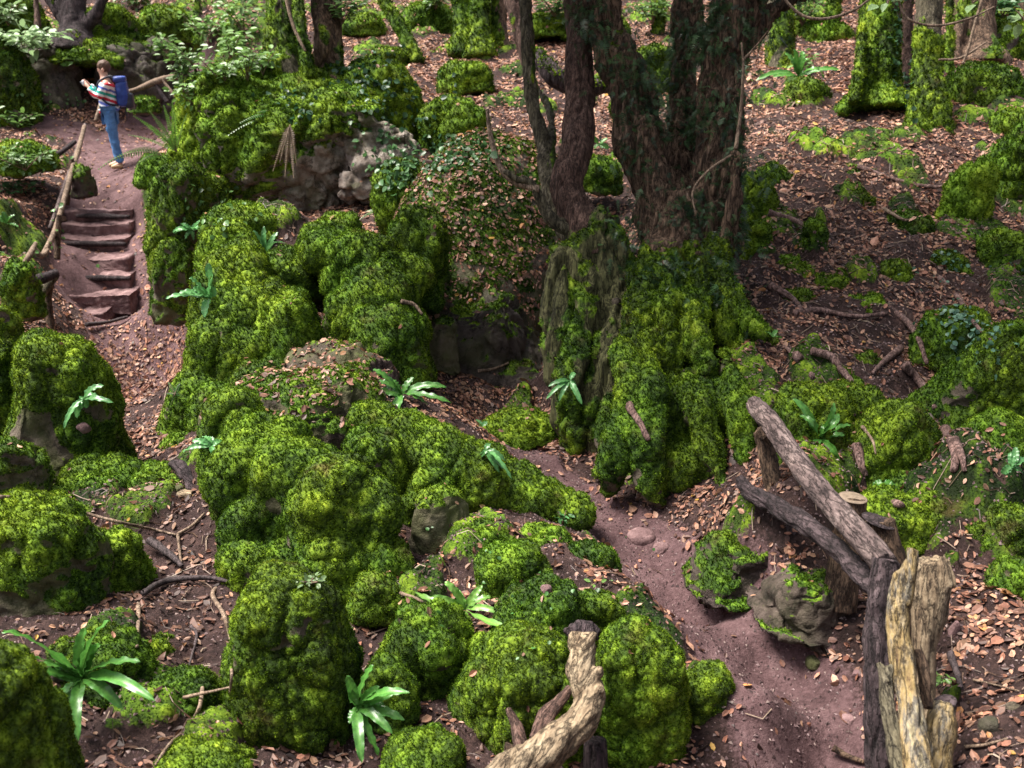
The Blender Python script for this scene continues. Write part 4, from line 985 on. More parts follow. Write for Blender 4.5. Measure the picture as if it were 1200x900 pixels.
def yew_foliage():
    r = np.random.default_rng(5)
    z0 = P(0, 360, 8.2)[2]
    w = sstep(z0, z0 + .5, YV[:, 2]) * sstep(-.1, .35, fbm(YV, .45, 3, 77)) * (YV[:, 2] < 6.5)
    w = w * np.where(YV[:, 0] > P(800, 0, 8.3)[0], 1.3, .8)
    p = w / w.sum(); idx = r.choice(len(YV), 5200, p=p)
    sprays('foliage', yew, YV[idx] + YN[idx] * .01, YN[idx], .06, r, YEWC)
    # foliage around the unseen head of the tree above the frame, put in for its shade
    P2 = []
    for k in range(120):
        c = np.array([r.normal(1.6, 1.9), r.normal(9.3, 1.7), r.uniform(6.3, 9.0)])
        P2.append(c + r.normal(size=(55, 3)) * np.array([.45, .45, .22]))
    for k in range(80):  # second unseen mass, set to the left to block sun from the mound
        c = np.array([r.normal(-.8, .9), r.normal(9.1, .9), r.uniform(6.5, 8.3)])
        P2.append(c + r.normal(size=(55, 3)) * np.array([.4, .4, .2]))
    for a, m_, e in [((.35, 7.9, 7.2), (-.2, 8.6, 7.8), (-1.4, 9.2, 7.7)), ((.4, 7.9, 7.0), (.2, 9, 7.5), (-.6, 10, 7.6)), ((2.3, 8.2, 7), (3, 9, 7.6), (4, 9.8, 7.8)), ((1.7, 8.6, 7.2), (1.6, 9.5, 7.9), (1.9, 10.8, 8.2))]:
        V, F = tube([a, m_, e], [.09, .06, .02], 8, 20, True, 1, .2, 3)
        mk('limb', V, F, M_YEWBARK, yew, attrs={'moss': np.zeros(len(V)), 'tint': np.zeros(len(V))})  # unseen limbs added to carry the shading foliage
    P2 = np.vstack(P2)
    sprays('crown', yew, P2, np.tile([0, 0, -.3], (len(P2), 1)) + r.normal(size=(len(P2), 3)) * .6, .3, r, YEWC * 1.3, hang=.2, n_leaf=10)
    # sprays hanging into the top of the picture between the stems
    P3 = []; nf = 1.0
    for (u, v, t, n, s) in [(690, 10, 8.0, 60, 20), (735, 60, 8.0, 60, 22), (760, 110, 8.0, 50, 22), (700, 60, 8.2, 30, 16), (745, 200, 8.1, 50, 24), (740, 270, 8.1, 60, 20), (760, 320, 8.0, 60, 22), (790, 60, 8.2, 70, 26),
                            (830, 30, 8.0, 90, 24), (870, 15, 8.0, 80, 26), (900, 20, 8.2, 40, 20), (835, 230, 8.0, 80, 30), (850, 300, 8.0, 60, 24), (820, 130, 8.1, 80, 24), (865, 120, 8.0, 60, 18), (880, 200, 8.0, 50, 20), (845, 340, 7.9, 50, 20), (870, 60, 7.9, 60, 24), (800, 380, 7.8, 20, 20), (680, 30, 8.2, 30, 14)]:
        q = r.normal(size=(int(n * nf), 2)) * s
        P3.append(np.array([P(u + a, v + b, t + r.normal() * .12) for a, b in q]))
    P3 = np.vstack(P3)
    sprays('foliage', yew, P3, r.normal(size=(len(P3), 3)) * .5, .08, r, YEWC, hang=.5)
yew_foliage()

# ridges and pinnacles of moss-draped rock
for args in [
    ('long moss-draped boulder sloping down behind the rounded moss column', [(315, 545, 6.45, 84, 100, 1, 10), (345, 585, 6.2, 92, 140, .9, 14), (388, 612, 6.0, 84, 140, .9, 18), (425, 625, 5.95, 60, 120, .9, 18), (285, 590, 6.35, 64, 130, .9, 0), (300, 635, 6.2, 60, 90, .9, 0), (370, 555, 6.25, 80, 60, 1, 24), (320, 660, 6.15, 110, 70, 1, 0), (395, 670, 5.9, 84, 80, .9, 0), (275, 530, 6.7, 70, 130, 1, 0)], 601, 14),
    ('tall moss-clad rock pillar rising beside the lower steps', [(275, 330, 9.0, 76, 80, 1, 0), (290, 385, 8.8, 92, 110, 1, 0), (262, 430, 8.7, 74, 130, 1, 8), (238, 490, 8.65, 74, 110, 1, 10), (300, 430, 8.6, 80, 90, 1, 0), (225, 520, 8.6, 60, 50, 1, 0), (270, 500, 8.4, 70, 90, 1, 0), (240, 535, 8.5, 96, 60, 1, 0), (320, 470, 8.4, 60, 60, 1, 0), (262, 380, 8.85, 70, 120, 1, 0)], 602, 10),
    ('great humped moss boulder at the heart of the rock pile', [(392, 298, 9.35, 70, 52, 1, 20), (425, 318, 9.2, 76, 84, 1, 20), (440, 360, 9.0, 84, 100, 1, 12), (415, 380, 8.95, 60, 90, 1, 0), (462, 395, 8.9, 66, 80, 1, 16), (470, 335, 9.25, 50, 70, 1, 30)], 603, 25),
    ('long moss ridge running from the wide strap fern down to the bend of the path', [(440, 520, 7.05, 70, 80, 1, 0), (480, 530, 7.0, 84, 84, 1, 20), (515, 560, 6.85, 84, 96, 1, 24), (560, 575, 6.85, 84, 84, 1, 28), (605, 585, 6.85, 70, 60, 1, 30), (640, 596, 6.8, 60, 46, 1, 30), (664, 607, 6.75, 40, 42, 1, 30), (495, 600, 6.5, 60, 90, 1, 10)], 604, 35)]:
    rootmass('mossy_boulder', args[0], 'boulder', args[1], .016, args[2], 1.0 if args[2] != 604 else .8, leaf=args[3], sc=1.13)
# ------------------------------------------------------------------ things laid on what is already there
_dg = [None]
def refresh():
    bpy.context.view_layer.update(); _dg[0] = bpy.context.evaluated_depsgraph_get()
SOFT = ('foliage', 'crown', 'leaf_litter', 'soil_crumbs', 'twig_litter', 'moss_cover', 'ground_moss')
def hit(u, v):
    if _dg[0] is None: refresh()
    o = Vector((0, 0, CAMZ)); d = (Vector(P(u, v, 1.0)) - o).normalized()
    for _ in range(40):
        ok, loc, nrm, _i, ob, _m = scene.ray_cast(_dg[0], o, d)
        if not ok: p = hit0(u, v); return p, np.array([0, 0, 1.0])
        if ob.name.split('.')[0] in SOFT: o = loc + d * .01; continue
        return np.array(loc), np.array(nrm)
    return np.array(loc), np.array(nrm)
def hitn(pts): return [hit(u, v)[0] for u, v in pts]

def wood(name, mat, pts, parent, nseg=18, rough=.3, seed=0, rs=.12, voxel=.0075, flute=.012, fscale=.05, grain=None, n=None, flat=1.0, extra=()):
    parts = [tb(pts, nseg, rough, seed, rs, flat, n)] + [tb(e, 12, rough, seed + 1, rs) for e in extra]
    V, F = fuse(parts, voxel)
    N = vnormals(V, F)
    c, r = PX(pts); ax = c[-1] - c[0]; ax /= np.linalg.norm(ax)
    st = V - np.outer(V @ ax, ax) * .82
    V = V + N * (flute * fbm(st, fscale, 4, seed) - flute * .8 * np.maximum(0, .16 - np.abs(noise(st, fscale * 1.6, seed + 2))) / .16)[:, None]
    GRAIN[0] = V - np.outer(V @ ax, ax) * .74
    o = mk(name, V, F, mat, parent, attrs={'moss': np.zeros(len(V)), 'tint': np.zeros(len(V))}); GRAIN[0] = None
    return o
# right-hand handrail
hr = thing('wooden_handrail', 'rough pole handrail on stout posts along the right of the lower path', 'handrail', P(990, 700, 5.4))
wood('rail', M_RAILWOOD, [(884, 474, 6.4, 22), (903, 496, 6.1, 25), (930, 535, 5.7, 27), (965, 580, 5.2, 29), (1005, 625, 4.8, 31), (1038, 662, 4.52, 32)], hr, seed=401, rough=.16, flute=.007, fscale=.06)
wood('rail', M_DARKWOOD, [(868, 562, 6.25, 14), (880, 578, 6.1, 20), (915, 596, 5.8, 23), (955, 622, 5.3, 24), (990, 652, 4.95, 25), (1012, 678, 4.72, 24), (1030, 694, 4.6, 18)], hr, seed=402, rough=.2)
wood('post', M_POSTWOOD, [(895, 505, 6.2, 25), (903, 545, 6.2, 22), (910, 590, 6.2, 21), (918, 665, 6.2, 24)], hr, seed=403, rough=.25, extra=[[(897, 512, 6.1, 16), (888, 503, 6.1, 10)]])
p_ = wood('post', M_POSTWOOD, [(999, 583, 5.6, 33), (996, 615, 5.6, 34), (990, 660, 5.6, 38), (983, 715, 5.6, 42)], hr, seed=404, rough=.12, flute=.008)
wood('post', M_DARKWOOD, [(930, 598, 5.95, 20), (928, 640, 5.95, 22), (926, 670, 5.95, 22)], hr, seed=405, rough=.15)
p2_ = wood('post', M_POSTWOOD, [(1029, 610, 4.98, 38), (1036, 640, 4.98, 42), (1044, 690, 4.98, 46), (1050, 760, 4.98, 48)], hr, seed=406, rough=.12)
wood('post', M_DARKWOOD, [(1040, 656, 4.5, 30), (1036, 690, 4.48, 34), (1030, 740, 4.46, 34), (1030, 800, 4.44, 35), (1032, 880, 4.42, 36), (1036, 960, 4.4, 36)], hr, seed=407, rough=.25, flute=.014)
def disc(name, parent, u, v, t, w, tilt, mat, ax=None):
    c = P(u, v, t); r = w * t / FPX / 2
    d, f = cubesphere(10); V = d * np.array([r, r, .012])
    V[:, :2] *= (1 + .08 * noise(V * 8, 1, 3))[:, None]
    M = np.array(Matrix.Rotation(R(tilt), 3, 'Y'))
    return mk(name, V @ M.T + c, f, mat, parent, attrs={'moss': np.zeros(len(V)), 'tint': np.zeros(len(V))})
disc('cut_top', p_, 999, 583, 5.58, 33, 4, M_CUT)
disc('cut_top', p2_, 1029, 610, 4.96, 40, 14, M_DARKWOOD)
# dead trunk in front of it
dt = thing('dead_tree', 'yellow-stained dead trunk and its thick cut stump at the near end of the handrail', 'dead tree', P(1080, 900, 4.1))
wood('trunk', M_YELLOWWOOD, [(1070, 643, 4.28, 15), (1064, 668, 4.25, 23), (1054, 705, 4.22, 27), (1052, 740, 4.18, 26), (1058, 780, 4.1, 28), (1066, 825, 4.0, 27), (1070, 865, 3.92, 30), (1078, 910, 3.82, 33), (1088, 980, 3.7, 38)], dt, seed=411, rough=.4, rs=.16, flute=.016, fscale=.05)
s_ = wood('stump', M_PALEWOOD, [(1092, 656, 4.5, 38), (1092, 664, 4.5, 46), (1090, 700, 4.48, 44), (1086, 735, 4.46, 36), (1084, 770, 4.42, 27), (1086, 820, 4.4, 22), (1090, 900, 4.36, 26)], dt, seed=412, rough=.25, flute=.01, extra=[[(1095, 668, 4.48, 40), (1108, 676, 4.45, 24), (1113, 690, 4.43, 16)]])
wood('side_branch', M_POSTWOOD, [(1074, 762, 4.2, 12), (1082, 785, 4.16, 15), (1087, 830, 4.1, 12)], dt, seed=413)
b_ = wood('cut_branch', M_YELLOWWOOD, [(1106, 826, 4.2, 24), (1102, 850, 4.15, 36), (1096, 890, 4.1, 40), (1094, 960, 4.0, 44)], dt, seed=414, rough=.3)
disc('cut_end', b_, 1107, 823, 4.19, 27, -24, M_DARKWOOD)
fk = wood('forked_stick', M_GREYBARK, [(1029, 776, 4.1, 7), (1036, 792, 4.08, 14), (1040, 825, 4.02, 17), (1048, 865, 3.95, 20), (1060, 920, 3.85, 24)], None, seed=415, extra=[[(1043, 778, 4.08, 7), (1040, 800, 4.05, 13)]])
tag(fk, 'dull green forked stick propped against the yellow dead trunk', 'stick')
# broken log in front
lg = thing('broken_log', 'broken pale barkless log with a charred end, between two moss boulders', 'log', P(640, 905, 4.3))
l_ = wood('log', M_PALEWOOD, [(683, 742, 4.5, 33), (682, 765, 4.47, 34), (681, 785, 4.44, 36), (686, 805, 4.4, 40), (688, 830, 4.34, 40), (672, 855, 4.26, 42), (645, 878, 4.18, 46), (612, 900, 4.1, 50), (575, 930, 4.0, 56)], lg, seed=421, rough=.35, rs=.14, flute=.014, fscale=.05,
     extra=[[(690, 790, 4.4, 20), (706, 788, 4.38, 10)], [(695, 815, 4.36, 22), (704, 806, 4.33, 10)]])
wood('charred_end', M_DARKWOOD, [(683, 730, 4.54, 26), (683, 740, 4.52, 38), (683, 750, 4.5, 34)], lg, seed=422, rough=.6, rs=.05, flute=.01)
wood('rotten_branch', M_REDBARK, [(668, 806, 4.45, 8), (655, 822, 4.42, 16), (640, 842, 4.38, 20), (628, 868, 4.3, 22)], lg, seed=423, rough=.5, flute=.014)
wood('branch_stub', M_REDBARK, [(596, 830, 4.4, 7), (606, 852, 4.36, 14), (610, 880, 4.3, 18)], lg, seed=424, rough=.4)
wood('branch_stub', M_POSTWOOD, [(598, 872, 4.2, 13), (594, 895, 4.2, 15), (590, 930, 4.2, 15)], lg, seed=425)
wood('prop', M_DARKWOOD, [(698, 866, 4.45, 26), (698, 890, 4.45, 28), (697, 950, 4.45, 30)], lg, seed=426, rough=.1)

# left handrail by the steps
lh = thing('wooden_handrail', 'thin pale handrail climbing the left side of the steps', 'handrail', P(66, 300, 14))
def tw(name, mat, pts, parent, seed=0, nseg=8, rough=.25):
    V, F = tb(pts, nseg, rough, seed, .12, 1, len(pts) * 10)
    return mk(name, V, F, mat, parent, attrs={'moss': np.zeros(len(V)), 'tint': np.zeros(len(V))})
tw('rail', M_TWIG, [(99, 148, 16.6, 5), (92, 175, 16.1, 6), (82, 208, 15.4, 6), (72, 245, 14.8, 6.5), (62, 276, 14.2, 6.5), (50, 298, 13.8, 5)], lh, 431)
tw('rail', M_RAILWOOD, [(100, 146, 16.7, 4), (86, 188, 15.9, 5), (70, 235, 15.1, 5), (58, 268, 14.5, 4)], lh, 432)
tw('post', M_POSTWOOD, [(84, 186, 15.7, 6), (82, 205, 15.7, 6), (78, 240, 15.7, 7)], lh, 433)
tw('post', M_POSTWOOD, [(69, 252, 14.3, 6), (68, 275, 14.3, 7), (67, 304, 14.3, 8)], lh, 434)
tw('brace', M_TWIG, [(56, 293, 13.9, 5), (48, 300, 13.7, 7), (40, 290, 13.6, 5)], lh, 435)
lr = thing('log_rail', 'short log rail with a mossy post at the foot of the steps', 'log rail', P(58, 385, 12.2))
tw('rail', M_DARKWOOD, [(-20, 334, 11.6, 9), (18, 334, 11.7, 10), (45, 328, 11.9, 13), (66, 320, 12.1, 11)], lr, 436)
tw('post', M_POSTWOOD, [(58, 328, 12.2, 13), (56, 350, 12.2, 10), (60, 392, 12.2, 12)], lr, 437)
tw('brace', M_GREYBARK, [(66, 324, 12.2, 8), (54, 336, 12.1, 12), (46, 352, 12.0, 9)], lr, 438)
tw('brace', M_TWIG, [(22, 318, 12.0, 5), (34, 300, 12.1, 7), (42, 285, 12.3, 5)], lr, 439)
bb_ = thing('branch_barrier', 'rough branch barrier across the upper path behind the walker', 'barrier', P(190, 118, 19))
tw('rail', M_TWIG, [(146, 109, 19, 4), (165, 103, 19, 6), (182, 96, 19, 8), (200, 91, 19.1, 7), (214, 90, 19.2, 4)], bb_, 441)
tw('leg', M_DARKWOOD, [(181, 96, 19, 5), (188, 108, 19, 5), (196, 120, 19, 5)], bb_, 442)
tw('leg', M_TWIG, [(190, 93, 19, 3), (198, 104, 19, 4), (206, 114, 19, 4)], bb_, 443)
tag(tw('stick', M_TWIG, [(112, 142, 18.8, 4), (116, 128, 18.9, 4), (120, 112, 19.2, 3)], None, 444), 'pale stick leaning in the crevice of the quarry wall', 'stick')
tag(tw('fallen_branch', M_DARKWOOD, [(58, 186, 16, 6), (72, 178, 16, 6), (88, 166, 16.3, 5)], None, 445), 'dark fallen branch lying left of the upper handrail', 'branch')

# steps
st = thing('steps', 'worn pinkish earth and stone steps climbing between the handrail and the buttress', 'steps', P(110, 388, 13.9))
M_STEP, nt_, out_ = new_mat('trodden_step'); b = NB(nt_); wp = b.world_pos()
f_ = b.noise(7, 7, .7, wp)
c_ = b.ramp(f_, [(.3, (.07, .038, .038)), (.5, (.17, .10, .10)), (.66, (.28, .18, .175)), (.8, (.38, .27, .25))])
nt_.links.new(b.bsdf(c_, .85, b.bump(b.noise(26, 6, .7, wp), .03, .8), .25), out_.inputs[0])
for k, (v, z, uL, uR, hh) in enumerate([(368, 1.10, 66, 118, .12), (346, 1.27, 64, 150, .13), (322, 1.45, 62, 152, .14), (302, 1.63, 62, 150, .14), (279, 1.81, 66, 147, .17), (262, 1.97, 72, 150, .17), (246, 2.13, 78, 153, .17)]):
    pc = Pz((uL + uR) / 2, v, z); t = depth(pc); wd = (uR - uL) * t / FPX
    D, F = cubesphere(30)
    V = D / np.abs(D).max(1, keepdims=True) * .5
    V = np.sign(V) * (.5 * (np.abs(V) * 2) ** .8)
    dep = .62
    V = V * np.array([wd, dep, hh + .16])
    V[:, 1] += .06 * np.sin(V[:, 0] * 3.1 + k)
    N = vnormals(V, F)
    V = V + N * (.05 * fbm(V + k * 5, .35, 3, k) + .02 * fbm(V + k * 5, .08, 3, k + 9))[:, None]
    V[:, 2] -= .03 * np.exp(-(V[:, 0] / .3) ** 2) * (V[:, 2] > 0)
    V += pc + np.array([0, dep / 2, -(hh + .16) / 2])
    mk('step', V, F, M_STEP, st)
def plank(u0, u1, v, z):
    a, b_ = Pz(u0, v, z), Pz(u1, v + 1, z)
    V, F = tube([a, (a + b_) / 2, b_], [.03, .045, .03], 10, 14, True, 1, .4, z * 10, .1)
    V[:, 1] -= .02; V[:, 2] -= .05
    return mk('log_edge', V, F, M_DARKWOOD, st, attrs={'moss': np.zeros(len(V)), 'tint': np.zeros(len(V))})
for a_, b_, v_, z_ in [(62, 153, 321, 1.45), (66, 148, 281, 1.79), (90, 152, 249, 2.11), (66, 116, 371, 1.09)]: plank(a_, b_, v_, z_)

# stones trodden into the path
r = np.random.default_rng(8)
def stone(u, v, w, h, label, mat=M_STEP, seed=0, sink=.35):
    c, n_ = hit(u, v); t = depth(c)
    rx, rz = w * t / FPX / 2, h * t / FPX / 2
    D, F = cubesphere(16); V = np.sign(D) * np.abs(D) ** .8
    rr = np.random.default_rng(seed)
    for _ in range(6):
        m_ = rr.normal(size=3); m_ /= np.linalg.norm(m_); e = np.maximum(0, V @ m_ - rr.uniform(.6, .85)); V = V - .9 * e[:, None] * m_
    V = V * np.array([rx, rx * .9, rz * 1.3]) ; V += D * (.12 * rx * fbm(V, rx, 3, seed))[:, None]
    V = V + c - np.array([0, 0, rz * sink])
    o = mk('stone', V, F, mat, attrs={'moss': np.zeros(len(V)), 'tint': np.zeros(len(V))})
    return tag(o, label, 'stone')
stone(752, 628, 34, 16, 'flat pale stone set in the far part of the lower path', seed=1)
stone(776, 642, 22, 12, 'smaller flat stone just below the pale one on the path', seed=2)
stone(955, 775, 22, 14, 'grey stone at the right edge of the path below the slanting boulder', M_ROCK, 3)
stone(993, 843, 18, 12, 'reddish stone on the right side of the lower path', seed=4)
stone(1005, 790, 14, 9, 'small reddish stone near the dark post', seed=5)
stone(1118, 738, 14, 26, 'upright pinkish stone chip in the leaves right of the dead trunk', seed=6)
stone(640, 690, 14, 10, 'small stone among leaves behind the moss dome', seed=7)
stone(98, 500, 16, 10, 'little pale stone on the left path beside the square boulder', seed=8)
stone(1160, 850, 26, 22, 'dark stone in the shaded corner right of the dead trunk', M_DARKROCK, 9)
stone(1188, 830, 20, 14, 'flat grey stone at the lower right corner edge', M_ROCK, 10)
stone(722, 352, 10, 8, 'blue-grey chip lodged in the root mound', M_ROCK, 11)
stone(208, 573, 16, 10, 'bluish stone beside the cut log in the gully', M_ROCK, 12)

# exposed roots and twigs: traced over the ground they lie on
def laid(name, label, cat, pts, w, mat, lift=.4, seed=0, nseg=8, group=None, taper=.5):
    q = hitn(pts); t = depth(np.array(q)); n = len(pts)
    rad = np.array([w * tt / FPX / 2 * (1 - (1 - taper) * i / (n - 1)) for i, tt in enumerate(t)])
    q = np.array(q); 
    q[:, 2] += rad * lift * 2
    # smooth sudden depth jumps
    for i in range(1, n - 1):
        if abs(t[i] - (t[i - 1] + t[i + 1]) / 2) > .35:
            q[i] = P(pts[i][0], pts[i][1], (t[i - 1] + t[i + 1]) / 2)
    V, F = tube(q, rad, nseg, n * 9, True, 1, .35, seed, .06)
    o = mk(name, V, F, mat, attrs={'moss': np.zeros(len(V)), 'tint': np.zeros(len(V))})
    return tag(o, label, cat, group)
M_ROOT = mat_bark('root_bark', [(.3, (.06, .035, .03)), (.5, (.19, .115, .1)), (.7, (.33, .22, .2))], moss=False, stretch=(1, 1, 1), scale=22, bumpd=.01)
refresh()
for k, (lb, pts, w) in enumerate([
    ('root curling over the earth ledge in the middle of the right bank', [(1040, 368), (1062, 382), (1076, 402), (1086, 430)], 7),
    ('thick root stub below the curling root on the bank', [(1058, 435), (1078, 455), (1095, 482)], 9),
    ('root arching toward the shaggy tree at the top of the mossy bank', [(886, 416), (905, 409), (922, 412), (934, 426)], 6),
    ('root looping over moss and diving behind the upright strap fern', [(950, 418), (972, 424), (985, 438), (999, 456), (1000, 490)], 8),
    ('short root end in the leaves above the handrail', [(933, 425), (942, 434), (952, 446)], 9),
    ('thin dark root slanting across the leaf bed', [(1055, 414), (1038, 426), (1022, 440)], 7),
    ('forked dark root at the foot of the right-hand flank', [(1106, 512), (1116, 530), (1118, 552), (1112, 562)], 10),
    ('root stub right of the forked dark root', [(1118, 522), (1126, 540), (1130, 556)], 8),
    ('root tip hanging below the upright strap fern', [(1003, 530), (1008, 548), (1014, 562)], 10),
    ('pale root clinging to the front of the root mound', [(741, 470), (738, 484), (748, 498), (760, 520)], 9),
    ('long root tracing the crest of the earth ledge', [(930, 372), (960, 368), (1000, 374), (1040, 370)], 6),
    ('root crossing the upper leaf bed', [(900, 340), (925, 352), (940, 366)], 7),
    ('root snaking below the twin trunks', [(1005, 200), (1050, 215), (1090, 222), (1130, 218)], 5),
    ('root on the far leafy bank beside the moss ridge', [(900, 255), (930, 262), (955, 275)], 6),
    ('root stretching down the bank under the ivy', [(1100, 330), (1122, 352), (1140, 380), (1160, 400)], 5),
    ('low root beside the far stones of the bank', [(1040, 600), (1052, 596), (1062, 602)], 9)]):
    laid('exposed_root', lb, 'root', pts, w * 1.35, M_ROOT, .7, seed=500 + k)
TW = [
    ('long pale twig lying across the gully on the left', [(0, 588), (40, 590), (95, 600), (140, 612), (180, 624), (208, 630)], 4.5, M_TWIG),
    ('pale side twig forking up at the end of the long gully twig', [(208, 631), (225, 620), (240, 604)], 4, M_TWIG),
    ('pale twig dropping from the fork of the long gully twig', [(209, 631), (211, 650), (214, 672)], 3.5, M_TWIG),
    ('thick dark blue-black branch in the gully', [(176, 644), (190, 652), (206, 662), (214, 670)], 9, M_DARKTWIG),
    ('dark forked branch crossing the gully floor', [(170, 703), (190, 690), (220, 684), (250, 683), (268, 686)], 7, M_DARKTWIG),
    ('reddish twig hanging down beside the rounded moss column', [(272, 685), (250, 700), (262, 720), (270, 750), (272, 790), (270, 815)], 5, M_TWIG),
    ('crooked grey twig standing in the gully leaves', [(224, 738), (231, 748), (226, 768), (220, 790)], 4, M_DARKTWIG),
    ('bowed pale twig at the bottom left', [(238, 812), (234, 835), (222, 856), (200, 875), (182, 900)], 5, M_TWIG),
    ('straight twig lying over the bowed one', [(216, 822), (240, 812), (270, 808)], 4, M_TWIG),
    ('vertical stem in the shade right of the wide left-edge boulder', [(160, 690), (163, 720), (161, 762)], 6, M_TWIG),
    ('thin twig on the leaves left of the steep moss boulder', [(470, 700), (490, 706), (505, 716)], 4, M_TWIG),
    ('twig lying on the leafy bank near the rounded hump', [(1010, 505), (1022, 520), (1026, 535)], 4, M_TWIG),
    ('dark stick in the leaves at the lower right', [(1112, 775), (1120, 795), (1126, 812)], 8, M_DARKTWIG),
    ('thin pale stick right of the dark stick', [(1140, 800), (1165, 805), (1195, 812)], 3, M_TWIG),
    ('twig half buried at the right foot of the dead trunk', [(1130, 880), (1155, 876), (1180, 868)], 4, M_TWIG),
    ('dark stick across the lower path edge', [(975, 885), (990, 892), (1012, 898)], 8, M_POSTWOOD),
    ('twig lying on the first landing below the steps', [(102, 387), (125, 383), (150, 375)], 5, M_DARKTWIG),
    ('thin twig on the whaleback boulder', [(470, 360), (485, 362), (495, 372)], 5, M_TWIG),
    ('short twig beside the stone corner of the hollow', [(560, 440), (580, 436), (596, 428)], 4, M_TWIG),
    ('pale twig fallen by the bright ridge on the right', [(1035, 250), (1060, 262), (1080, 258)], 4, M_TWIG)]
for k, (lb, pts, w, mt) in enumerate(TW): laid('twig', lb, 'twig', pts, w * 1.15, mt, 1.2, 540 + k, 7, taper=.55)
cl = wood('cut_log', M_PALEWOOD, [(226, 583, 6.9, 17), (214, 582, 6.9, 19), (208, 580, 6.9, 18)], None, seed=451, rough=.15)
tag(cl, 'short sawn log end lying at the foot of the gully', 'log')
cl = wood('cut_log', M_DARKWOOD, [(200, 543, 7.2, 8), (212, 548, 7.15, 16), (222, 562, 7.05, 15), (226, 576, 7.0, 14)], None, seed=452, rough=.5)
tag(cl, 'dark peeling branch piece above the sawn log end', 'log')
# bare twigs in front of the shaggy yew and the twin trunks
def airtwig(label, pts, seed, nm='bare_twig'):
    V, F = tb(pts, 7, .3, seed, .08, 1, len(pts) * 9)
    return tag(mk(nm, V, F, M_TWIG, attrs={'moss': np.zeros(len(V)), 'tint': np.zeros(len(V))}), label, 'twig')
airtwig('pale forked twig rising in front of the yew stem', [(862, 175, 7.6, 5), (868, 130, 7.6, 4), (871, 80, 7.5, 3.5), (869, 50, 7.5, 2.5)], 1)
airtwig('upper arm of the pale forked twig', [(871, 70, 7.5, 3), (885, 55, 7.5, 2.5), (900, 36, 7.4, 1.5)], 2)
airtwig('zigzag pale twig hanging against the dark yew bark', [(856, 182, 7.7, 3), (830, 200, 7.6, 3), (812, 224, 7.6, 2.5), (815, 250, 7.6, 2)], 3)
airtwig('long arching twig sweeping across the top right', [(905, -20, 6, 3), (935, 15, 6, 3.5), (965, 22, 6, 3.5), (1000, 12, 6, 3), (1030, -10, 6, 2.5)], 4)
airtwig('thin twig drooping past the twin trunks', [(1050, -10, 6, 2.5), (1062, 20, 6, 3), (1095, 30, 6, 3), (1135, 22, 6, 2.5), (1165, 8, 6, 2)], 5)
airtwig('upright pale shoot right of the twin trunks', [(1152, -5, 11, 3), (1142, 30, 11, 3.5), (1134, 60, 11, 3), (1128, 75, 11, 2.5)], 6)
airtwig('low pale twig crossing behind the bright moss boulder', [(1100, 70, 12, 2.5), (1125, 68, 12, 3), (1155, 50, 12, 2)], 7)
airtwig('pale hanging root stem beside the outcrop tree', [(333, -10, 12.9, 4), (342, 25, 12.9, 4), (350, 45, 12.9, 4), (358, 60, 12.9, 3)], 8)
# ------------------------------------------------------------------ ferns
right = np.array([1.0, 0, 0]); upv = np.array([0, SP, CP]); fwd = np.array([0, CP, -SP])
def bez(a, m, c, n):
    s = np.linspace(0, 1, n)[:, None]; return (1 - s) ** 2 * a + 2 * s * (1 - s) * m + s ** 2 * c
def frond_strap(base, tip, arch, w, parent, r, col, back=0.0):
    n = 20; L = np.linalg.norm(tip - base)
    mid = (base + tip) / 2 + np.array([0, 0, 1.0]) * arch * L - fwd * (.15 * L + 2 * min(back, .5 * L)) + r.normal(size=3) * .04 * L
    C = bez(base, mid, tip, n); T = np.gradient(C, axis=0); T /= np.linalg.norm(T, axis=1, keepdims=True)
    view = np.array([0, 0, CAMZ]) - C; view /= np.linalg.norm(view, axis=1, keepdims=True)
    nn = .45 * view + np.array([0, 0, .8]) + r.normal(size=3) * .3
    W = np.cross(T, nn); W /= np.linalg.norm(W, axis=1, keepdims=True); Nn = np.cross(W, T)
    s = np.linspace(0, 1, n)
    prof = np.where(s < .1, .16 + 0 * s, np.minimum(1, .3 + (s - .1) * 4.5)) * np.sqrt(np.clip(1 - s ** 3.2, 0, 1))
    ww = w * prof
    wave = .22 * w * np.sin(s * 30 + r.random() * 6) * (s > .1)
    Vs = []
    for j, (q, h) in enumerate([(-1, .32), (-.5, .2), (0, -.02), (.5, .2), (1, .32)]):
        Vs.append(C + W * (q * ww)[:, None] + Nn * (h * ww * .9 + (abs(q) == 1) * wave * (1 if q > 0 else -1))[:, None])
    V = np.stack(Vs, 1).reshape(-1, 3)
    i = np.arange(n - 1)[:, None] * 5; j = np.arange(4)[None]
    F = np.stack([i + j, i + j + 1, i + 5 + j + 1, i + 5 + j], -1).reshape(-1, 4)
    c = np.repeat(col[None], len(V), 0) * (1 + .15 * noise(V, .05, 3))[:, None]
    c = c.reshape(n, 5, 3); c[:, 2] *= np.array([1.5, 1.25, 1.3]); c = c.reshape(-1, 3)
    mk('frond', V, F, M_FERN, parent, attrs={'col': c})
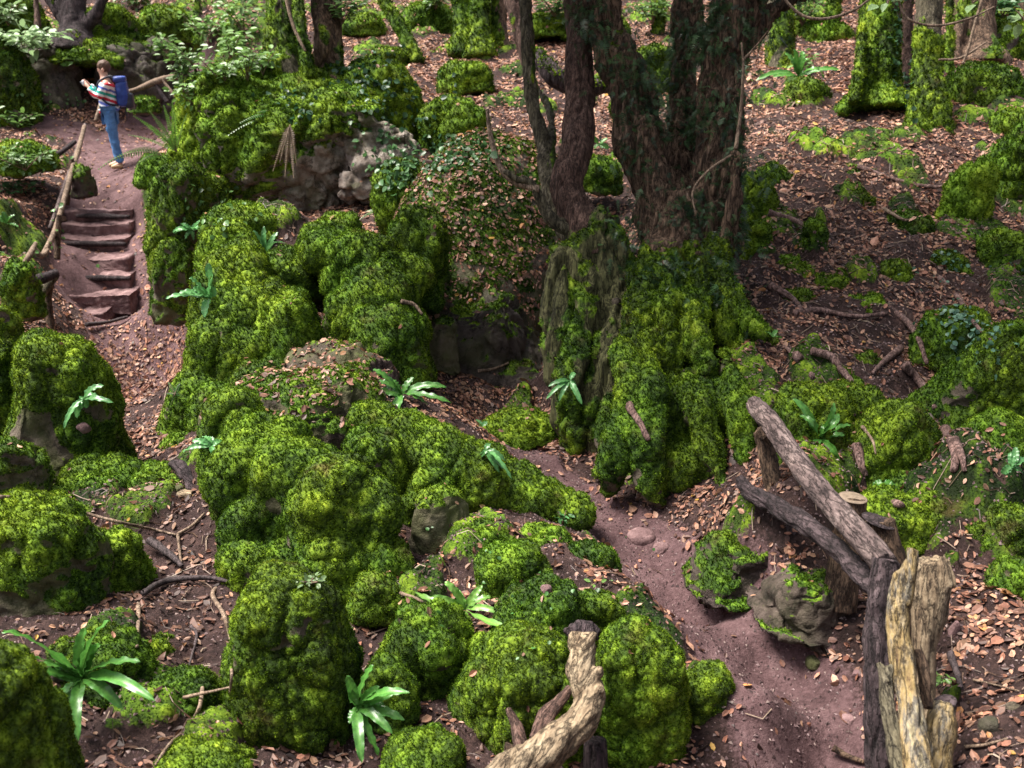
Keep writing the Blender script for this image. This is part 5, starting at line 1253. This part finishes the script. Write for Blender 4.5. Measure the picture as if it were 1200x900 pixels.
def frond_pinnate(base, tip, arch, w, parent, r, col, npin=26, name='frond'):
    n = npin; L = np.linalg.norm(tip - base)
    mid = (base + tip) / 2 + np.array([0, 0, 1.0]) * arch * L
    C = bez(base, mid, tip, n); T = np.gradient(C, axis=0); T /= np.linalg.norm(T, axis=1, keepdims=True)
    view = np.array([0, 0, CAMZ]) - C; view /= np.linalg.norm(view, axis=1, keepdims=True)
    nn = .5 * view + np.array([0, 0, .7]) + r.normal(size=3) * .3
    W = np.cross(T, nn); W /= np.linalg.norm(W, axis=1, keepdims=True); Nn = np.cross(W, T)
    Vs = []; k = 0; Fs = []
    s = np.linspace(0, 1, n); prof = w * np.clip(np.minimum(s * 5, 1.15 - s), .05, 1) * (s > .06)
    for i in range(1, n):
        for sg in (-1, 1):
            if prof[i] <= 0: continue
            l = prof[i] * r.uniform(.85, 1.1); d = W[i] * sg + T[i] * .35 - Nn[i] * .15; d /= np.linalg.norm(d)
            h = L / n * .3
            b0 = C[i] - T[i] * h; b1 = C[i] + T[i] * h; t1 = C[i] + d * l; m0 = C[i] + d * l * .55 - T[i] * h; m1 = C[i] + d * l * .55 + T[i] * h * .8
            Vs += [b0, m0, t1, t1 + T[i] * h * .3, m1, b1]; Fs += [[k, k + 1, k + 4, k + 5], [k + 1, k + 2, k + 3, k + 4]]; k += 6
    V = np.array(Vs)
    cc = np.repeat(col[None], len(V), 0) * (1 + .2 * noise(V, .1, 4))[:, None]
    f_ = mk(name, V, np.array(Fs), M_FERN, parent, attrs={'col': cc})
    Vt, Ft = tube(C, np.linspace(.004, .0015, n), 5, n, False)
    mk('stalk', Vt, Ft, M_TWIG, f_, attrs={'moss': np.zeros(len(Vt)), 'tint': np.zeros(len(Vt))})
FC = np.array([.06, .18, .03]); FL = np.array([.12, .26, .045]); FB = np.array([.07, .20, .06])
def fern(label, u, v, tips, w=7, col=FC, kind='strap', name='strap_fern', t=None, arch=.22, seed=0, surf=True, group=None, bright=1.0):
    r = np.random.default_rng(900 + seed + int(u))
    if t is None:
        p, n_ = hit(u, v); t = depth(p); p = P(u, v, t - .10)
    else:
        t = min(t, depth(hit(u, v)[0]) - .05); p = P(u, v, t)
    o = thing(name, label, 'fern', p, group)
    ex = [(a * r.uniform(.35, .7) + r.normal() * 6, b_ * r.uniform(.35, .7) + r.normal() * 6) for a, b_ in tips[:4]] if kind == 'strap' and len(tips) > 4 else []
    for du, dv in list(tips) + ex:
        k = t / FPX; L = math.hypot(du, dv) * k
        # fronds lean out of the bank towards the open side
        out_ = -(.45 + r.uniform(-.2, .3)) * L - .03
        hp, _ = hit(u + du, v + dv); ht = depth(hp) - .035
        hm, _ = hit(u + du * .5, v + dv * .5); hmd = depth(hm) - .02
        td = max(min(t + out_, ht), t - .9 * L)
        tip = P(u + du, v + dv, td)
        back = max(0, (t + td) / 2 - hmd)
        c = col * r.uniform(.75, 1.3) * bright
        if kind == 'strap': frond_strap(p, tip, arch * r.uniform(.6, 1.4), w * k / 2 * r.uniform(.85, 1.15), o, r, c, back)
        else: frond_pinnate(p, tip, arch, w * k / 2, o, r, c)
    return o
refresh()
fern('wide strap fern spreading at the centre of the rock pile', 471, 462, [(-34, -29), (-28, -16), (-53, 6), (-8, 36), (58, 10), (52, -8), (30, 12), (14, -20)], 10)
fern('large strap fern with a broad frond reaching over the left corner mound', 98, 795, [(31, -68), (3, -60), (-96, -54), (-75, -24), (-50, -8), (66, -20), (84, 27), (46, 36), (-6, 74), (-26, 62), (-35, 30), (60, 8), (20, -40)], 14, bright=1.15, t=4.5)
fern('strap fern low beside the right foot of the rounded moss column', 418, 828, [(20, -48), (-12, -36), (62, -16), (56, 16), (42, 32), (26, 58), (6, 66), (-8, 20)], 12, bright=1.1, t=4.5)
fern('rosette strap fern with a long frond pointing at the broken log', 545, 714, [(-72, 14), (-58, -20), (-24, -32), (20, -28), (5, 28), (82, 24), (-12, -24), (44, 6), (-30, 10), (30, -14)], 9, col=FL)
fern('strap fern on the face of the tall moss pillar', 246, 350, [(-1, -42), (-24, -24), (-36, -7), (-52, 0), (-6, 22), (-20, -12), (4, -28)], 10, col=FB, bright=1.5, t=8.05)
fern('strap fern growing from the square boulder by the left path', 97, 468, [(-22, 34), (36, 4), (25, -16), (5, 10), (18, -4)], 8, col=FB, bright=1.2)
fern('small strap fern below the slab beside the draped boulder', 250, 522, [(-25, -5), (6, 17), (-13, -10), (-36, 8), (10, -6)], 7, col=FB, bright=1.2)
fern('upright strap fern behind the leaning rail', 958, 514, [(-29, -47), (19, -42), (39, -16), (-14, 19), (24, 33), (32, -4), (8, -18)], 9)
fern('small three-leaved fern right of the thick cut post', 1035, 566, [(-5, 20), (15, 3), (-13, 4), (12, 14)], 9)
fern('strap fern cut off by the right edge', 1186, 548, [(4, -24), (-9, 8), (18, -10), (-6, 14), (12, 6)], 9, col=FB)
fern('fern cluster on the left face of the gnarled stump', 668, 446, [(-28, 22), (-13, 24), (10, 18), (4, -10), (14, 28), (-18, 12)], 6, col=FB, bright=1.3)
fern('upright strap fern behind the ball of moss', 312, 297, [(-15, -27), (-2, -32), (14, -25), (0, 9), (-20, -10), (22, -12)], 6, col=FB)
fern('pale strap fern in the cleft left of the pillar top', 225, 270, [(-21, 4), (-13, -8), (13, -12), (15, 1), (2, 12), (-8, 10)], 6, col=FB, bright=1.4)
fern('broad strap fern beneath the trunk at the upper right', 935, 90, [(-15, -28), (-5, -32), (12, -22), (50, -8), (5, -30), (-30, 0), (-50, 5), (30, 2)], 7, bright=1.2)
fern('trailing green sprig beside the long moss ridge', 570, 528, [(12, 8), (20, 22), (30, 34), (-6, 8), (4, -8), (22, 12)], 6, col=FB)
fern('single bluish leaf sprig above the leafy hollow edge', 566, 500, [(-12, 4), (-8, -8), (4, -6)], 7, col=FB)
fern('pale fern spreading at the foot of the whaleback ridge', 446, 248, [(-25, 10), (24, -8), (-10, -10), (30, 2), (-18, 0), (10, -12)], 7, col=FB, kind='pin', name='feathery_fern', bright=1.6)
fern('ghostly feathery fern at the right of the left path', 205, 462, [(-8, -14), (6, -12), (-14, 0), (10, 2), (-4, 12)], 8, col=FB, kind='pin', name='feathery_fern')
fern('feathery fern fanning over the upper path beside the mushroom knob', 207, 178, [(-50, -42), (-56, -20), (-32, -48), (-5, -56), (12, -45), (-15, -54), (-40, -36), (-22, -40)], 11, col=FL * .8, kind='pin', name='feathery_fern', t=12.6, bright=1.3, arch=.12)
fern('feathery fern drooping across the walker\'s feet', 190, 182, [(-74, 16), (-40, -4), (-30, 12)], 13, col=FL, kind='pin', name='feathery_fern', t=12.5, arch=.25)
fern('hanging feathery fern on the brow of the outcrop', 342, 138, [(-74, 20), (-60, 6), (4, -22), (14, 28), (-40, -6), (18, 10), (30, -10)], 14, col=FC, kind='pin', name='feathery_fern', t=12.4)
fern('withered brown fern fronds hanging below the outcrop fern', 340, 146, [(-20, 54), (-6, 60), (4, 62), (-12, 44), (8, 48)], 10, col=np.array([.10, .065, .035]), kind='pin', name='feathery_fern', t=12.4, arch=.05)
fern('small fern on the top edge of the quarry wall', 78, 78, [(-8, -3), (8, -4), (0, -8)], 5, col=FL)
fern('little fern at the left foot of the wall', 50, 130, [(-10, 2), (-6, -10), (8, -8)], 5, col=FL)
fern('fern tuft low at the left edge beside the leaf slope', 8, 262, [(-12, -8), (-4, -14), (10, -10), (14, 4)], 6, col=FC)
fern('small fern behind the shaggy yew between its stems', 702, 170, [(-8, -10), (10, -8), (12, 4), (-6, 6)], 6, col=FC, bright=1.3)
fern('fern on the mossy bank right of the yew', 905, 395, [(-8, -6), (6, -8), (10, 2)], 5, col=FC)

# ------------------------------------------------------------------ seedlings, shrubs, ivy
def oval_leaves(p, d, L, W, r, col, droop=.1, up_=.6):
    """p base points, d directions; folded ovals, 2 quads each"""
    k = len(p); d = d / np.linalg.norm(d, axis=1, keepdims=True)
    n = np.tile([0, -.25, 1.0], (k, 1)) + r.normal(size=(k, 3)) * (1 - up_)
    w = np.cross(d, n); w /= np.linalg.norm(w, axis=1, keepdims=True); n = np.cross(w, d)
    L = L[:, None]; W = W[:, None]
    V = np.stack([p, p + d * L * .3 + w * W * .5 + n * W * .12, p + d * L * .7 + w * W * .42 + n * W * .1, p + d * L - n * L * droop, p + d * L * .7 - w * W * .42 + n * W * .1, p + d * L * .3 - w * W * .5 + n * W * .12], 1).reshape(-1, 3)
    i = np.arange(k)[:, None] * 6
    F = np.concatenate([i + np.array([[0, 3, 2, 1]]), i + np.array([[0, 5, 4, 3]])])
    return V, F, np.repeat(col, 6, 0)
def seedling(label, u, v, hpx, wpx, n_st, n_lf, leaf_px, col, seed, t=None, cat='seedling', name='leafy_seedling', group=None, flat=.5):
    r = np.random.default_rng(seed)
    if t is None: p, _ = hit(u, v); t = depth(p)
    else: p = P(u, v, t)
    k = t / FPX; o = thing(name, label, cat, p, group)
    st_parts, LP_, LD = [], [], []
    for s in range(n_st):
        a = r.uniform(-1, 1); tip = p + np.array([a * wpx * k * .5, r.uniform(-1, .4) * wpx * k * .4, hpx * k * r.uniform(.55, 1.05)])
        m = (p + tip) / 2 + np.array([0, 0, hpx * k * .15])
        C = bez(p, m, tip, 8); st_parts.append(tube(C, np.linspace(.006, .002, 8) * max(1, t / 10), 5, 8, False))
        q = n_lf // n_st
        s_ = r.uniform(.3, 1, q); idx = np.clip((s_ * 7).astype(int), 0, 7)
        b_ = C[idx]; d = r.normal(size=(q, 3)) * np.array([1, 1, .25]) ; d /= np.linalg.norm(d, axis=1, keepdims=True)
        LP_.append(b_ + d * (r.uniform(.0, 1, q) * leaf_px * k * 1.2)[:, None]); LD.append(d)
    V, F = join(st_parts)
    mk('stems', V, F, M_TWIG, o, attrs={'moss': np.zeros(len(V)), 'tint': np.zeros(len(V))})
    LP_, LD = np.vstack(LP_), np.vstack(LD); n = len(LP_)
    L = leaf_px * k * r.uniform(.6, 1.3, n)
    c = col * r.uniform(.65, 1.35, (n, 1))
    V, F, C = oval_leaves(LP_, LD, L, L * .5, r, c)
    mk('leaves', V, F, M_GREEN, o, attrs={'col': C})
    return o
LG = np.array([.13, .24, .055]); PG = np.array([.24, .36, .16]); DG = np.array([.035, .09, .03])
sd = [('pale seedling arching over the branch barrier', 215, 108, 46, 50, LG), ('bright seedling on the slope above the branch barrier', 235, 90, 40, 50, LG), ('leafy shoot left of the outcrop tree', 290, 95, 50, 46, LG),
      ('fresh green seedling at the top of the golden moss dome', 262, 100, 34, 50, LG), ('seedling beside the thin pole stem on the outcrop', 308, 88, 34, 36, LG), ('small bright seedling above the feathery fern', 225, 125, 34, 40, LG),
      ('leafy seedling on the top left slope near the moss boulder', 245, 52, 44, 60, LG), ('seedling at the top edge left of the outcrop tree', 285, 38, 40, 50, LG), ('low seedling behind the walker on the wall top', 195, 72, 30, 40, LG),
      ('spindly seedling half way up the left slope', 270, 70, 40, 46, LG)]
for k, (lb, u, v, h, w, c) in enumerate(sd): seedling(lb, u, v, h, w, 6, 96, 9, c * (.8 + .05 * k), 700 + k, group='leafy seedlings on the top left slope')
seedling('pale broad-leaved shrub spilling over the quarry wall at the top left', 28, 62, 30, 110, 12, 260, 12, PG, 720, cat='shrub', name='leafy_shrub')
seedling('small pale shrub at the very top left corner', 10, 30, 26, 50, 6, 90, 10, PG * .8, 721, cat='shrub', name='leafy_shrub')
seedling('low green undergrowth plant at the left edge above the leaf slope', 18, 150, 26, 60, 6, 110, 8, LG, 722, cat='plant', name='low_plant')
seedling('leafy plant covering the left verge below the wall', 30, 200, 26, 70, 8, 150, 8, LG * .8, 723, cat='plant', name='low_plant')
seedling('dark green creeping plant at the left of the leaf slope', 20, 228, 18, 60, 6, 110, 7, DG * 1.6, 724, cat='plant', name='low_plant')
seedling('green plant beside the tops of the steps on the right', 255, 45, 22, 60, 6, 90, 9, LG, 725, cat='plant', name='low_plant')
seedling('small clover-like plant on the top of the rounded moss column', 364, 684, 8, 26, 4, 26, 8, PG * .7, 726, cat='plant', name='low_plant')
seedling('tiny green plant beside the rosette fern', 600, 728, 10, 40, 5, 40, 6, LG, 727, cat='plant', name='low_plant')
seedling('small green plant on the bank above the path near the moss dome', 700, 690, 14, 24, 4, 26, 8, LG, 728, cat='plant', name='low_plant')
seedling('bluish plant at the edge of the path on the long ridge', 660, 612, 14, 22, 4, 24, 8, FB, 729, cat='plant', name='low_plant')
seedling('green sprig at the left foot of the dead trunk stump', 1107, 800, 14, 20, 4, 26, 8, LG, 730, cat='plant', name='low_plant')
seedling('green sprig at the right edge above the lower moss tussock', 1188, 636, 16, 20, 4, 20, 10, LG, 731, cat='plant', name='low_plant')
seedling('pale plant low against the upper right rock bank', 938, 85, 24, 40, 5, 60, 8, LG, 732, cat='plant', name='low_plant')
seedling('sprig of big leaves hanging at the top right corner', 1200, 24, 14, 26, 3, 9, 22, PG, 733, t=5.5, cat='plant', name='leafy_twig')
seedling('pair of pale leaves on the long arching twig', 1040, 4, 8, 20, 2, 4, 22, PG, 734, t=5.9, cat='plant', name='leafy_twig')
seedling('leafy twig tip near the long arching twig', 1140, 4, 8, 20, 2, 4, 18, PG, 735, t=5.9, cat='plant', name='leafy_twig')
for k, (lb, u, v, h, w_, c) in enumerate([('bushy green sapling at the top between triple trunk and red stem', 650, 20, 30, 60, LG), ('green bush behind the yew stems at the top', 765, 30, 40, 60, LG), ('leafy bush left of the twin mossy trunks at the top', 940, 30, 34, 60, LG * .8),
        ('dark leafy bush in the top right corner', 1175, 20, 30, 60, DG * 1.5), ('leafy bush on the top slope above the ivy cliff', 400, 30, 36, 60, LG * .8), ('green bush at the top left of the triple trunk', 510, 12, 26, 50, LG), ('leafy sapling above the seedlings at the top left corner', 160, 12, 30, 60, LG * .8)]):
    seedling(lb, u, v, h, w_, 7, 170, 8, c, 760 + k, cat='bush', name='leafy_bush')
def ivy(label, spots, leaf, col, seed):
    """ivy leaves standing just off whatever they climb"""
    r = np.random.default_rng(seed); ps, ds = [], []
    for (u, v, ru, rv, n) in spots:
        for _ in range(n):
            a, b_ = r.normal(size=2) * .5
            p, nn = hit(u + a * ru, v + b_ * rv)
            ps.append(p + nn * .02); d = np.cross(nn, r.normal(size=3)) + np.array([0, -.3, -.4]); ds.append(d)
    ps, ds = np.array(ps), np.array(ds); n = len(ps)
    L = leaf * r.uniform(.6, 1.3, n)
    V, F, C = oval_leaves(ps, ds, L, L * .85, r, col * r.uniform(.6, 1.5, (n, 1)), up_=.3)
    o = mk('ivy', V, F, M_GREEN, attrs={'col': C}, origin=ps.mean(0)); tag(o, label, 'ivy', kind='stuff')
ivy('bluish ivy leaves creeping down the right bank', [(1110, 345, 50, 50, 150), (1150, 400, 40, 30, 60), (1180, 330, 30, 40, 50), (1125, 370, 30, 30, 80), (1100, 320, 40, 40, 80)], .042, np.array([.08, .17, .11]), 801)
ivy('green ivy spilling over the bright ridge and the whaleback top', [(505, 185, 60, 26, 190), (470, 200, 40, 30, 110), (540, 175, 40, 20, 70), (455, 160, 40, 40, 60)], .07, np.array([.06, .14, .045]), 802)
ivy('dark ivy on the moss cliff and outcrop brow', [(440, 100, 50, 40, 120), (345, 120, 40, 30, 60), (420, 80, 30, 30, 50), (505, 120, 40, 50, 80)], .075, np.array([.03, .08, .035]), 803)
ivy('ivy climbing the twin mossy trunks', [(1050, 60, 8, 60, 60), (1062, 100, 8, 30, 30)], .07, np.array([.04, .10, .045]), 804)
ivy('small green herbs scattered over the foreground moss', [(560, 650, 80, 60, 24), (720, 650, 60, 50, 16), (500, 700, 60, 40, 10), (620, 740, 60, 40, 12)], .024, np.array([.05, .14, .03]), 805)
ivy('creeping green herbs on the slope left of the steps', [(30, 180, 60, 50, 140), (40, 270, 60, 60, 80), (60, 120, 50, 20, 60), (250, 240, 60, 30, 60)], .06, np.array([.09, .19, .05]), 806)
# ------------------------------------------------------------------ the walker
PT = 17.3
def skin_body(name, verts, edges, radii, mat, parent, root=0, sub=2, noise_amt=0, seed=0):
    me = bpy.data.meshes.new(name); me.from_pydata([tuple(v) for v in verts], edges, []); me.update()
    o = bpy.data.objects.new(name, me); COL.objects.link(o)
    sk = o.modifiers.new('skin', 'SKIN'); sk.use_smooth_shade = True
    for i, r_ in enumerate(radii):
        sv = me.skin_vertices[0].data[i]; sv.radius = (r_, r_) if not isinstance(r_, tuple) else r_; sv.use_root = (i == root)
    s = o.modifiers.new('sub', 'SUBSURF'); s.levels = s.render_levels = sub
    dg = bpy.context.evaluated_depsgraph_get(); dg.update()
    m2 = bpy.data.meshes.new_from_object(o.evaluated_get(dg)); bpy.data.objects.remove(o)
    m2.materials.clear(); m2.materials.append(mat)
    for p in m2.polygons: p.use_smooth = True
    if noise_amt:
        for v in m2.vertices:
            q = np.array([v.co]); v.co += v.normal * float(noise(q, .07, seed)[0]) * noise_amt
    return link(bpy.data.objects.new(name, m2), parent)
foot = Pz(137, 198, 0)  # replaced below
foot, _ = hit(137, 197); t_ = depth(foot)
per = thing('person', 'walker in striped jumper and blue jeans taking a picture above the steps', 'person', foot)
per.rotation_euler = (0, 0, R(14))
SKIN = mat_plain('skin', (.55, .31, .23), .5, .08, 30, .4, .001)
HAIR = mat_plain('brown_hair', (.085, .045, .028), .6, .3, 60, .3, .006)
JEANS = mat_plain('blue_denim', (.085, .20, .42), .8, .3, 14, .2, .004)
SHOE = mat_plain('tan_shoes', (.42, .28, .16), .7, .2, 30)
# jumper stripes
M_J, nt_, out_ = new_mat('striped_jumper'); b = NB(nt_)
sep = nt_.nodes.new('ShaderNodeSeparateXYZ'); nt_.links.new(b.obj(), sep.inputs[0])
zz = b.math('ADD', sep.outputs[2], b.math('MULTIPLY', sep.outputs[0], .45))
zz = b.math('ADD', zz, b.math('MULTIPLY', b.noise(8, 2), .05))
fr = b.math('FRACT', b.math('MULTIPLY', zz, 3.7))
rp = nt_.nodes.new('ShaderNodeValToRGB'); rp.color_ramp.interpolation = 'CONSTANT'; nt_.links.new(fr, rp.inputs[0])
e = rp.color_ramp.elements; stops = [(0, (.75, .74, .76)), (.2, (.55, .03, .05)), (.38, (.78, .76, .78)), (.52, (.03, .34, .28)), (.7, (.76, .72, .76)), (.84, (.12, .16, .5))]
while len(e) < len(stops): e.new(.5)
for el, (p_, c_) in zip(e, stops): el.position = p_; el.color = (*c_, 1)
nt_.links.new(b.bsdf(rp.outputs[0], .9, b.bump(b.noise(60, 3), .006, .7), .15), out_.inputs[0])
# joints, metres, facing -X; person's left is -Y (towards the camera)
h = dict(pel=(0, 0, .93), bel=(-.01, 0, 1.08), chest=(.01, 0, 1.27), neckb=(.015, 0, 1.43), neck=(-.005, 0, 1.50), head=(-.02, 0, 1.60), crown=(-.005, 0, 1.69),
         hl=(.0, -.09, .90), kl=(.02, -.10, .49), al=(.09, -.10, .09), tl=(-.06, -.11, .035),
         hr=(.0, .09, .90), kr=(.0, .10, .49), ar=(.03, .11, .09), tr=(-.12, .12, .035),
         sl=(.02, -.17, 1.39), el=(-.12, -.21, 1.17), wl=(-.26, -.10, 1.33), pl=(-.30, -.07, 1.38),
         sr=(.0, .17, 1.39), er=(-.14, .20, 1.18), wr=(-.27, .06, 1.36), pr=(-.31, .03, 1.41))
K = list(h); ix = {k: i for i, k in enumerate(K)}
E = [('pel', 'bel'), ('bel', 'chest'), ('chest', 'neckb'), ('neckb', 'neck'), ('neck', 'head'), ('head', 'crown'), ('pel', 'hl'), ('hl', 'kl'), ('kl', 'al'), ('al', 'tl'), ('pel', 'hr'), ('hr', 'kr'), ('kr', 'ar'), ('ar', 'tr'),
     ('neckb', 'sl'), ('sl', 'el'), ('el', 'wl'), ('wl', 'pl'), ('neckb', 'sr'), ('sr', 'er'), ('er', 'wr'), ('wr', 'pr')]
rad = dict(pel=(.11, .14), bel=(.10, .13), chest=(.11, .16), neckb=(.07, .08), neck=.052, head=(.088, .078), crown=(.065, .06), hl=.085, kl=.058, al=.038, tl=.035, hr=.085, kr=.058, ar=.038, tr=.035,
           sl=.055, el=.04, wl=.026, pl=.03, sr=.055, er=.04, wr=.026, pr=.03)
verts = [h[k] for k in K]; edges = [(ix[a], ix[b_]) for a, b_ in E]; rr = [rad[k] for k in K]
# fingers and thumb on each hand, nose
def addv(p, r_, par):
    verts.append(tuple(p)); rr.append(r_); edges.append((par, len(verts) - 1)); return len(verts) - 1
for pk, sy in (('pl', 1), ('pr', -1)):
    base = np.array(h[pk]);
    for j in range(4):
        a = addv(base + [-.035, sy * .015, .03 - j * .018], .0095, ix[pk]); c = addv(base + [-.05, sy * .045, .028 - j * .018], .0085, a)
    a = addv(base + [-.005, sy * .03, .03], .011, ix[pk]); addv(base + [-.02, sy * .05, .045], .009, a)
a = addv((-.108, 0, 1.595), .014, ix['head'])
body = skin_body('body', verts, edges, rr, SKIN, per, root=ix['pel'])
def sub(name, ks, es, scale, mat, extra=0, root='pel', na=.022, over={}):
    kk = {k: i for i, k in enumerate(ks)}
    rs = []
    for k in ks:
        r_ = over.get(k, rad[k]); rs.append(tuple(x + extra for x in r_) if isinstance(r_, tuple) else r_ + extra)
    return skin_body(name, [over.get('p_' + k, h[k]) for k in ks], [(kk[a], kk[b_]) for a, b_ in es], rs, mat, per, kk[root], noise_amt=na)
sub('jumper', ['pel', 'bel', 'chest', 'neckb', 'sl', 'el', 'wl', 'sr', 'er', 'wr'], [('pel', 'bel'), ('bel', 'chest'), ('chest', 'neckb'), ('neckb', 'sl'), ('sl', 'el'), ('el', 'wl'), ('neckb', 'sr'), ('sr', 'er'), ('er', 'wr')], 1, M_J, .026, over={'p_pel': (0, 0, .99)}, root='bel')
sub('jeans', ['pel', 'hl', 'kl', 'al', 'hr', 'kr', 'ar'], [('pel', 'hl'), ('hl', 'kl'), ('kl', 'al'), ('pel', 'hr'), ('hr', 'kr'), ('kr', 'ar')], 1, JEANS, .018, over={'al': .05, 'ar': .05})
for ak, tk in (('al', 'tl'), ('ar', 'tr')):
    a_, b_ = np.array(h[ak]), np.array(h[tk])
    skin_body('shoe', [a_ + [.03, 0, -.045], (a_ + b_) / 2 + [0, 0, -.02], b_ + [-.02, 0, 0]], [(0, 1), (1, 2)], [(.05, .045), (.048, .045), (.04, .035)], SHOE, per, 0)
# hair cap, ear, eye
D, F = cubesphere(16)
V = D * np.array([.106, .092, .106]) + np.array([.006, 0, 1.652]); V = V[:] ; V += D * (.012 * fbm(V, .04, 2, 3))[:, None]
low = np.clip((1.63 - V[:, 2]) / .1, 0, 1); V[:, 0] = np.where(V[:, 0] < -.04, V[:, 0] + low * .12, V[:, 0]); V[:, 2] = np.maximum(V[:, 2], 1.56 + .05 * (V[:, 0] < 0))
def local(name, V, F, mat, par=per):
    me = bpy.data.meshes.new(name); me.from_pydata(np.asarray(V).tolist(), [], np.asarray(F).tolist()); me.update(); me.materials.append(mat)
    for p in me.polygons: p.use_smooth = True
    return link(bpy.data.objects.new(name, me), par)
local('hair', V, F, HAIR)
D8, F8 = cubesphere(6)
for sy in (-1, 1):
    local('ear', D8 * np.array([.022, .012, .032]) + np.array([-.01, sy * .086, 1.60]), F8, SKIN)
    local('eye', D8 * np.array([.008, .012, .009]) + np.array([-.1, sy * .032, 1.615]), F8, HAIR)
EYE = None
# rucksack: carried, so a thing of its own
rk = thing('backpack', 'blue backpack worn by the walker in the striped jumper', 'backpack', foot + np.array([0, 0, 1.0]))
rk.rotation_euler = per.rotation_euler
M_BP = mat_plain('blue_nylon', (.015, .045, .24), .45, .2, 20, .5, .004); M_BPD = mat_plain('dark_nylon', (.012, .014, .03), .5, .2, 20, .5, .004)
def blob(c, s, bx=.6, nz=.01, sd=0):
    D, F = cubesphere(18); V = np.sign(D) * np.abs(D) ** bx; V /= np.maximum(np.abs(V).max(1, keepdims=True), 1e-6) ** .5
    V = V * np.array(s); V += D * (nz * fbm(V, .1, 3, sd))[:, None]; return V + np.array(c), F
local('pack_body', *blob((.24, 0, .22), (.10, .135, .22), .85, .02, 1), M_BP, rk)
local('pocket', *blob((.34, 0, .10), (.07, .12, .13), .8, .01, 2), M_BPD, rk)
local('lid', *blob((.22, 0, .45), (.11, .13, .05), .8, .01, 3), M_BP, rk)
for sy in (-1, 1):
    V, F = tube([(.16, sy * .1, .44), (.05, sy * .12, .49), (-.10, sy * .13, .40), (-.115, sy * .13, .24), (.0, sy * .17, .08), (.16, sy * .12, .04)], [.018] * 6, 8, 30, True, .5)
    local('strap', V, F, M_BPD, rk)
V, F = tube([(.26, -.05, .0), (.27, -.05, -.12), (.265, -.05, -.2)], [.012, .012, .01], 6, 10)
local('strap', V, F, M_BPD, rk)
cm_ = thing('camera', 'small white camera held up in the walker\'s hands', 'camera', foot + np.array([-.33, -.1, 1.37]))
cm_.rotation_euler = per.rotation_euler
M_W = mat_plain('white_plastic', (.7, .68, .72), .4, .05, 20, .5, .001)
local('camera_body', *blob((0, 0, .03), (.018, .06, .038), .5, .001, 4), M_W, cm_)
V, F = tube([(-.01, 0, .03), (-.045, 0, .03)], [.026, .022], 12, 6); local('lens', V, F, M_BPD, cm_)
# ------------------------------------------------------------------ light and camera
w = bpy.data.worlds.new('World'); scene.world = w; w.use_nodes = True
nt = w.node_tree; nt.nodes.clear()
sky = nt.nodes.new('ShaderNodeTexSky'); sky.sky_type = 'NISHITA'; sky.sun_disc = False
SUN_EL, SUN_AZ = R(64), R(-78)       # azimuth measured from +Y towards +X
sky.sun_elevation = SUN_EL; sky.sun_rotation = SUN_AZ; sky.dust_density = 3; sky.air_density = .8; sky.ozone_density = .6
bg = nt.nodes.new('ShaderNodeBackground'); bg.inputs[1].default_value = .1
wo = nt.nodes.new('ShaderNodeOutputWorld')
hs = nt.nodes.new('ShaderNodeHueSaturation'); hs.inputs['Saturation'].default_value = .35
nt.links.new(sky.outputs[0], hs.inputs['Color']); nt.links.new(hs.outputs[0], bg.inputs[0]); nt.links.new(bg.outputs[0], wo.inputs[0])
L = bpy.data.lights.new('sun', 'SUN'); L.energy = 4.2; L.angle = R(28); L.color = (1, .95, .86)
lo = bpy.data.objects.new('sun', L); COL.objects.link(lo)
dirv = Vector((math.sin(SUN_AZ) * math.cos(SUN_EL), math.cos(SUN_AZ) * math.cos(SUN_EL), math.sin(SUN_EL)))
lo.rotation_euler = dirv.to_track_quat('Z', 'Y').to_euler(); lo.location = (0, 0, 30)
cam = bpy.data.cameras.new('camera'); co = bpy.data.objects.new('camera', cam); COL.objects.link(co)
co.location = (0, 0, CAMZ); co.rotation_euler = (R(90) - PITCH, 0, 0)
cam.sensor_width = 36; cam.lens = 36 * FPX / 1200; cam.clip_end = 500; cam.clip_start = .1
cam.dof.use_dof = True; cam.dof.focus_distance = 6.6; cam.dof.aperture_fstop = 3.2
scene.camera = co
vs = scene.view_settings; vs.view_transform = 'Standard'; vs.look = 'None'; vs.gamma = 1; vs.use_curve_mapping = False; vs.exposure = 1.6
scene.render.engine = 'CYCLES'; scene.cycles.max_bounces = 5; scene.cycles.diffuse_bounces = 3; scene.cycles.transparent_max_bounces = 4
scene.cycles.use_denoising = True
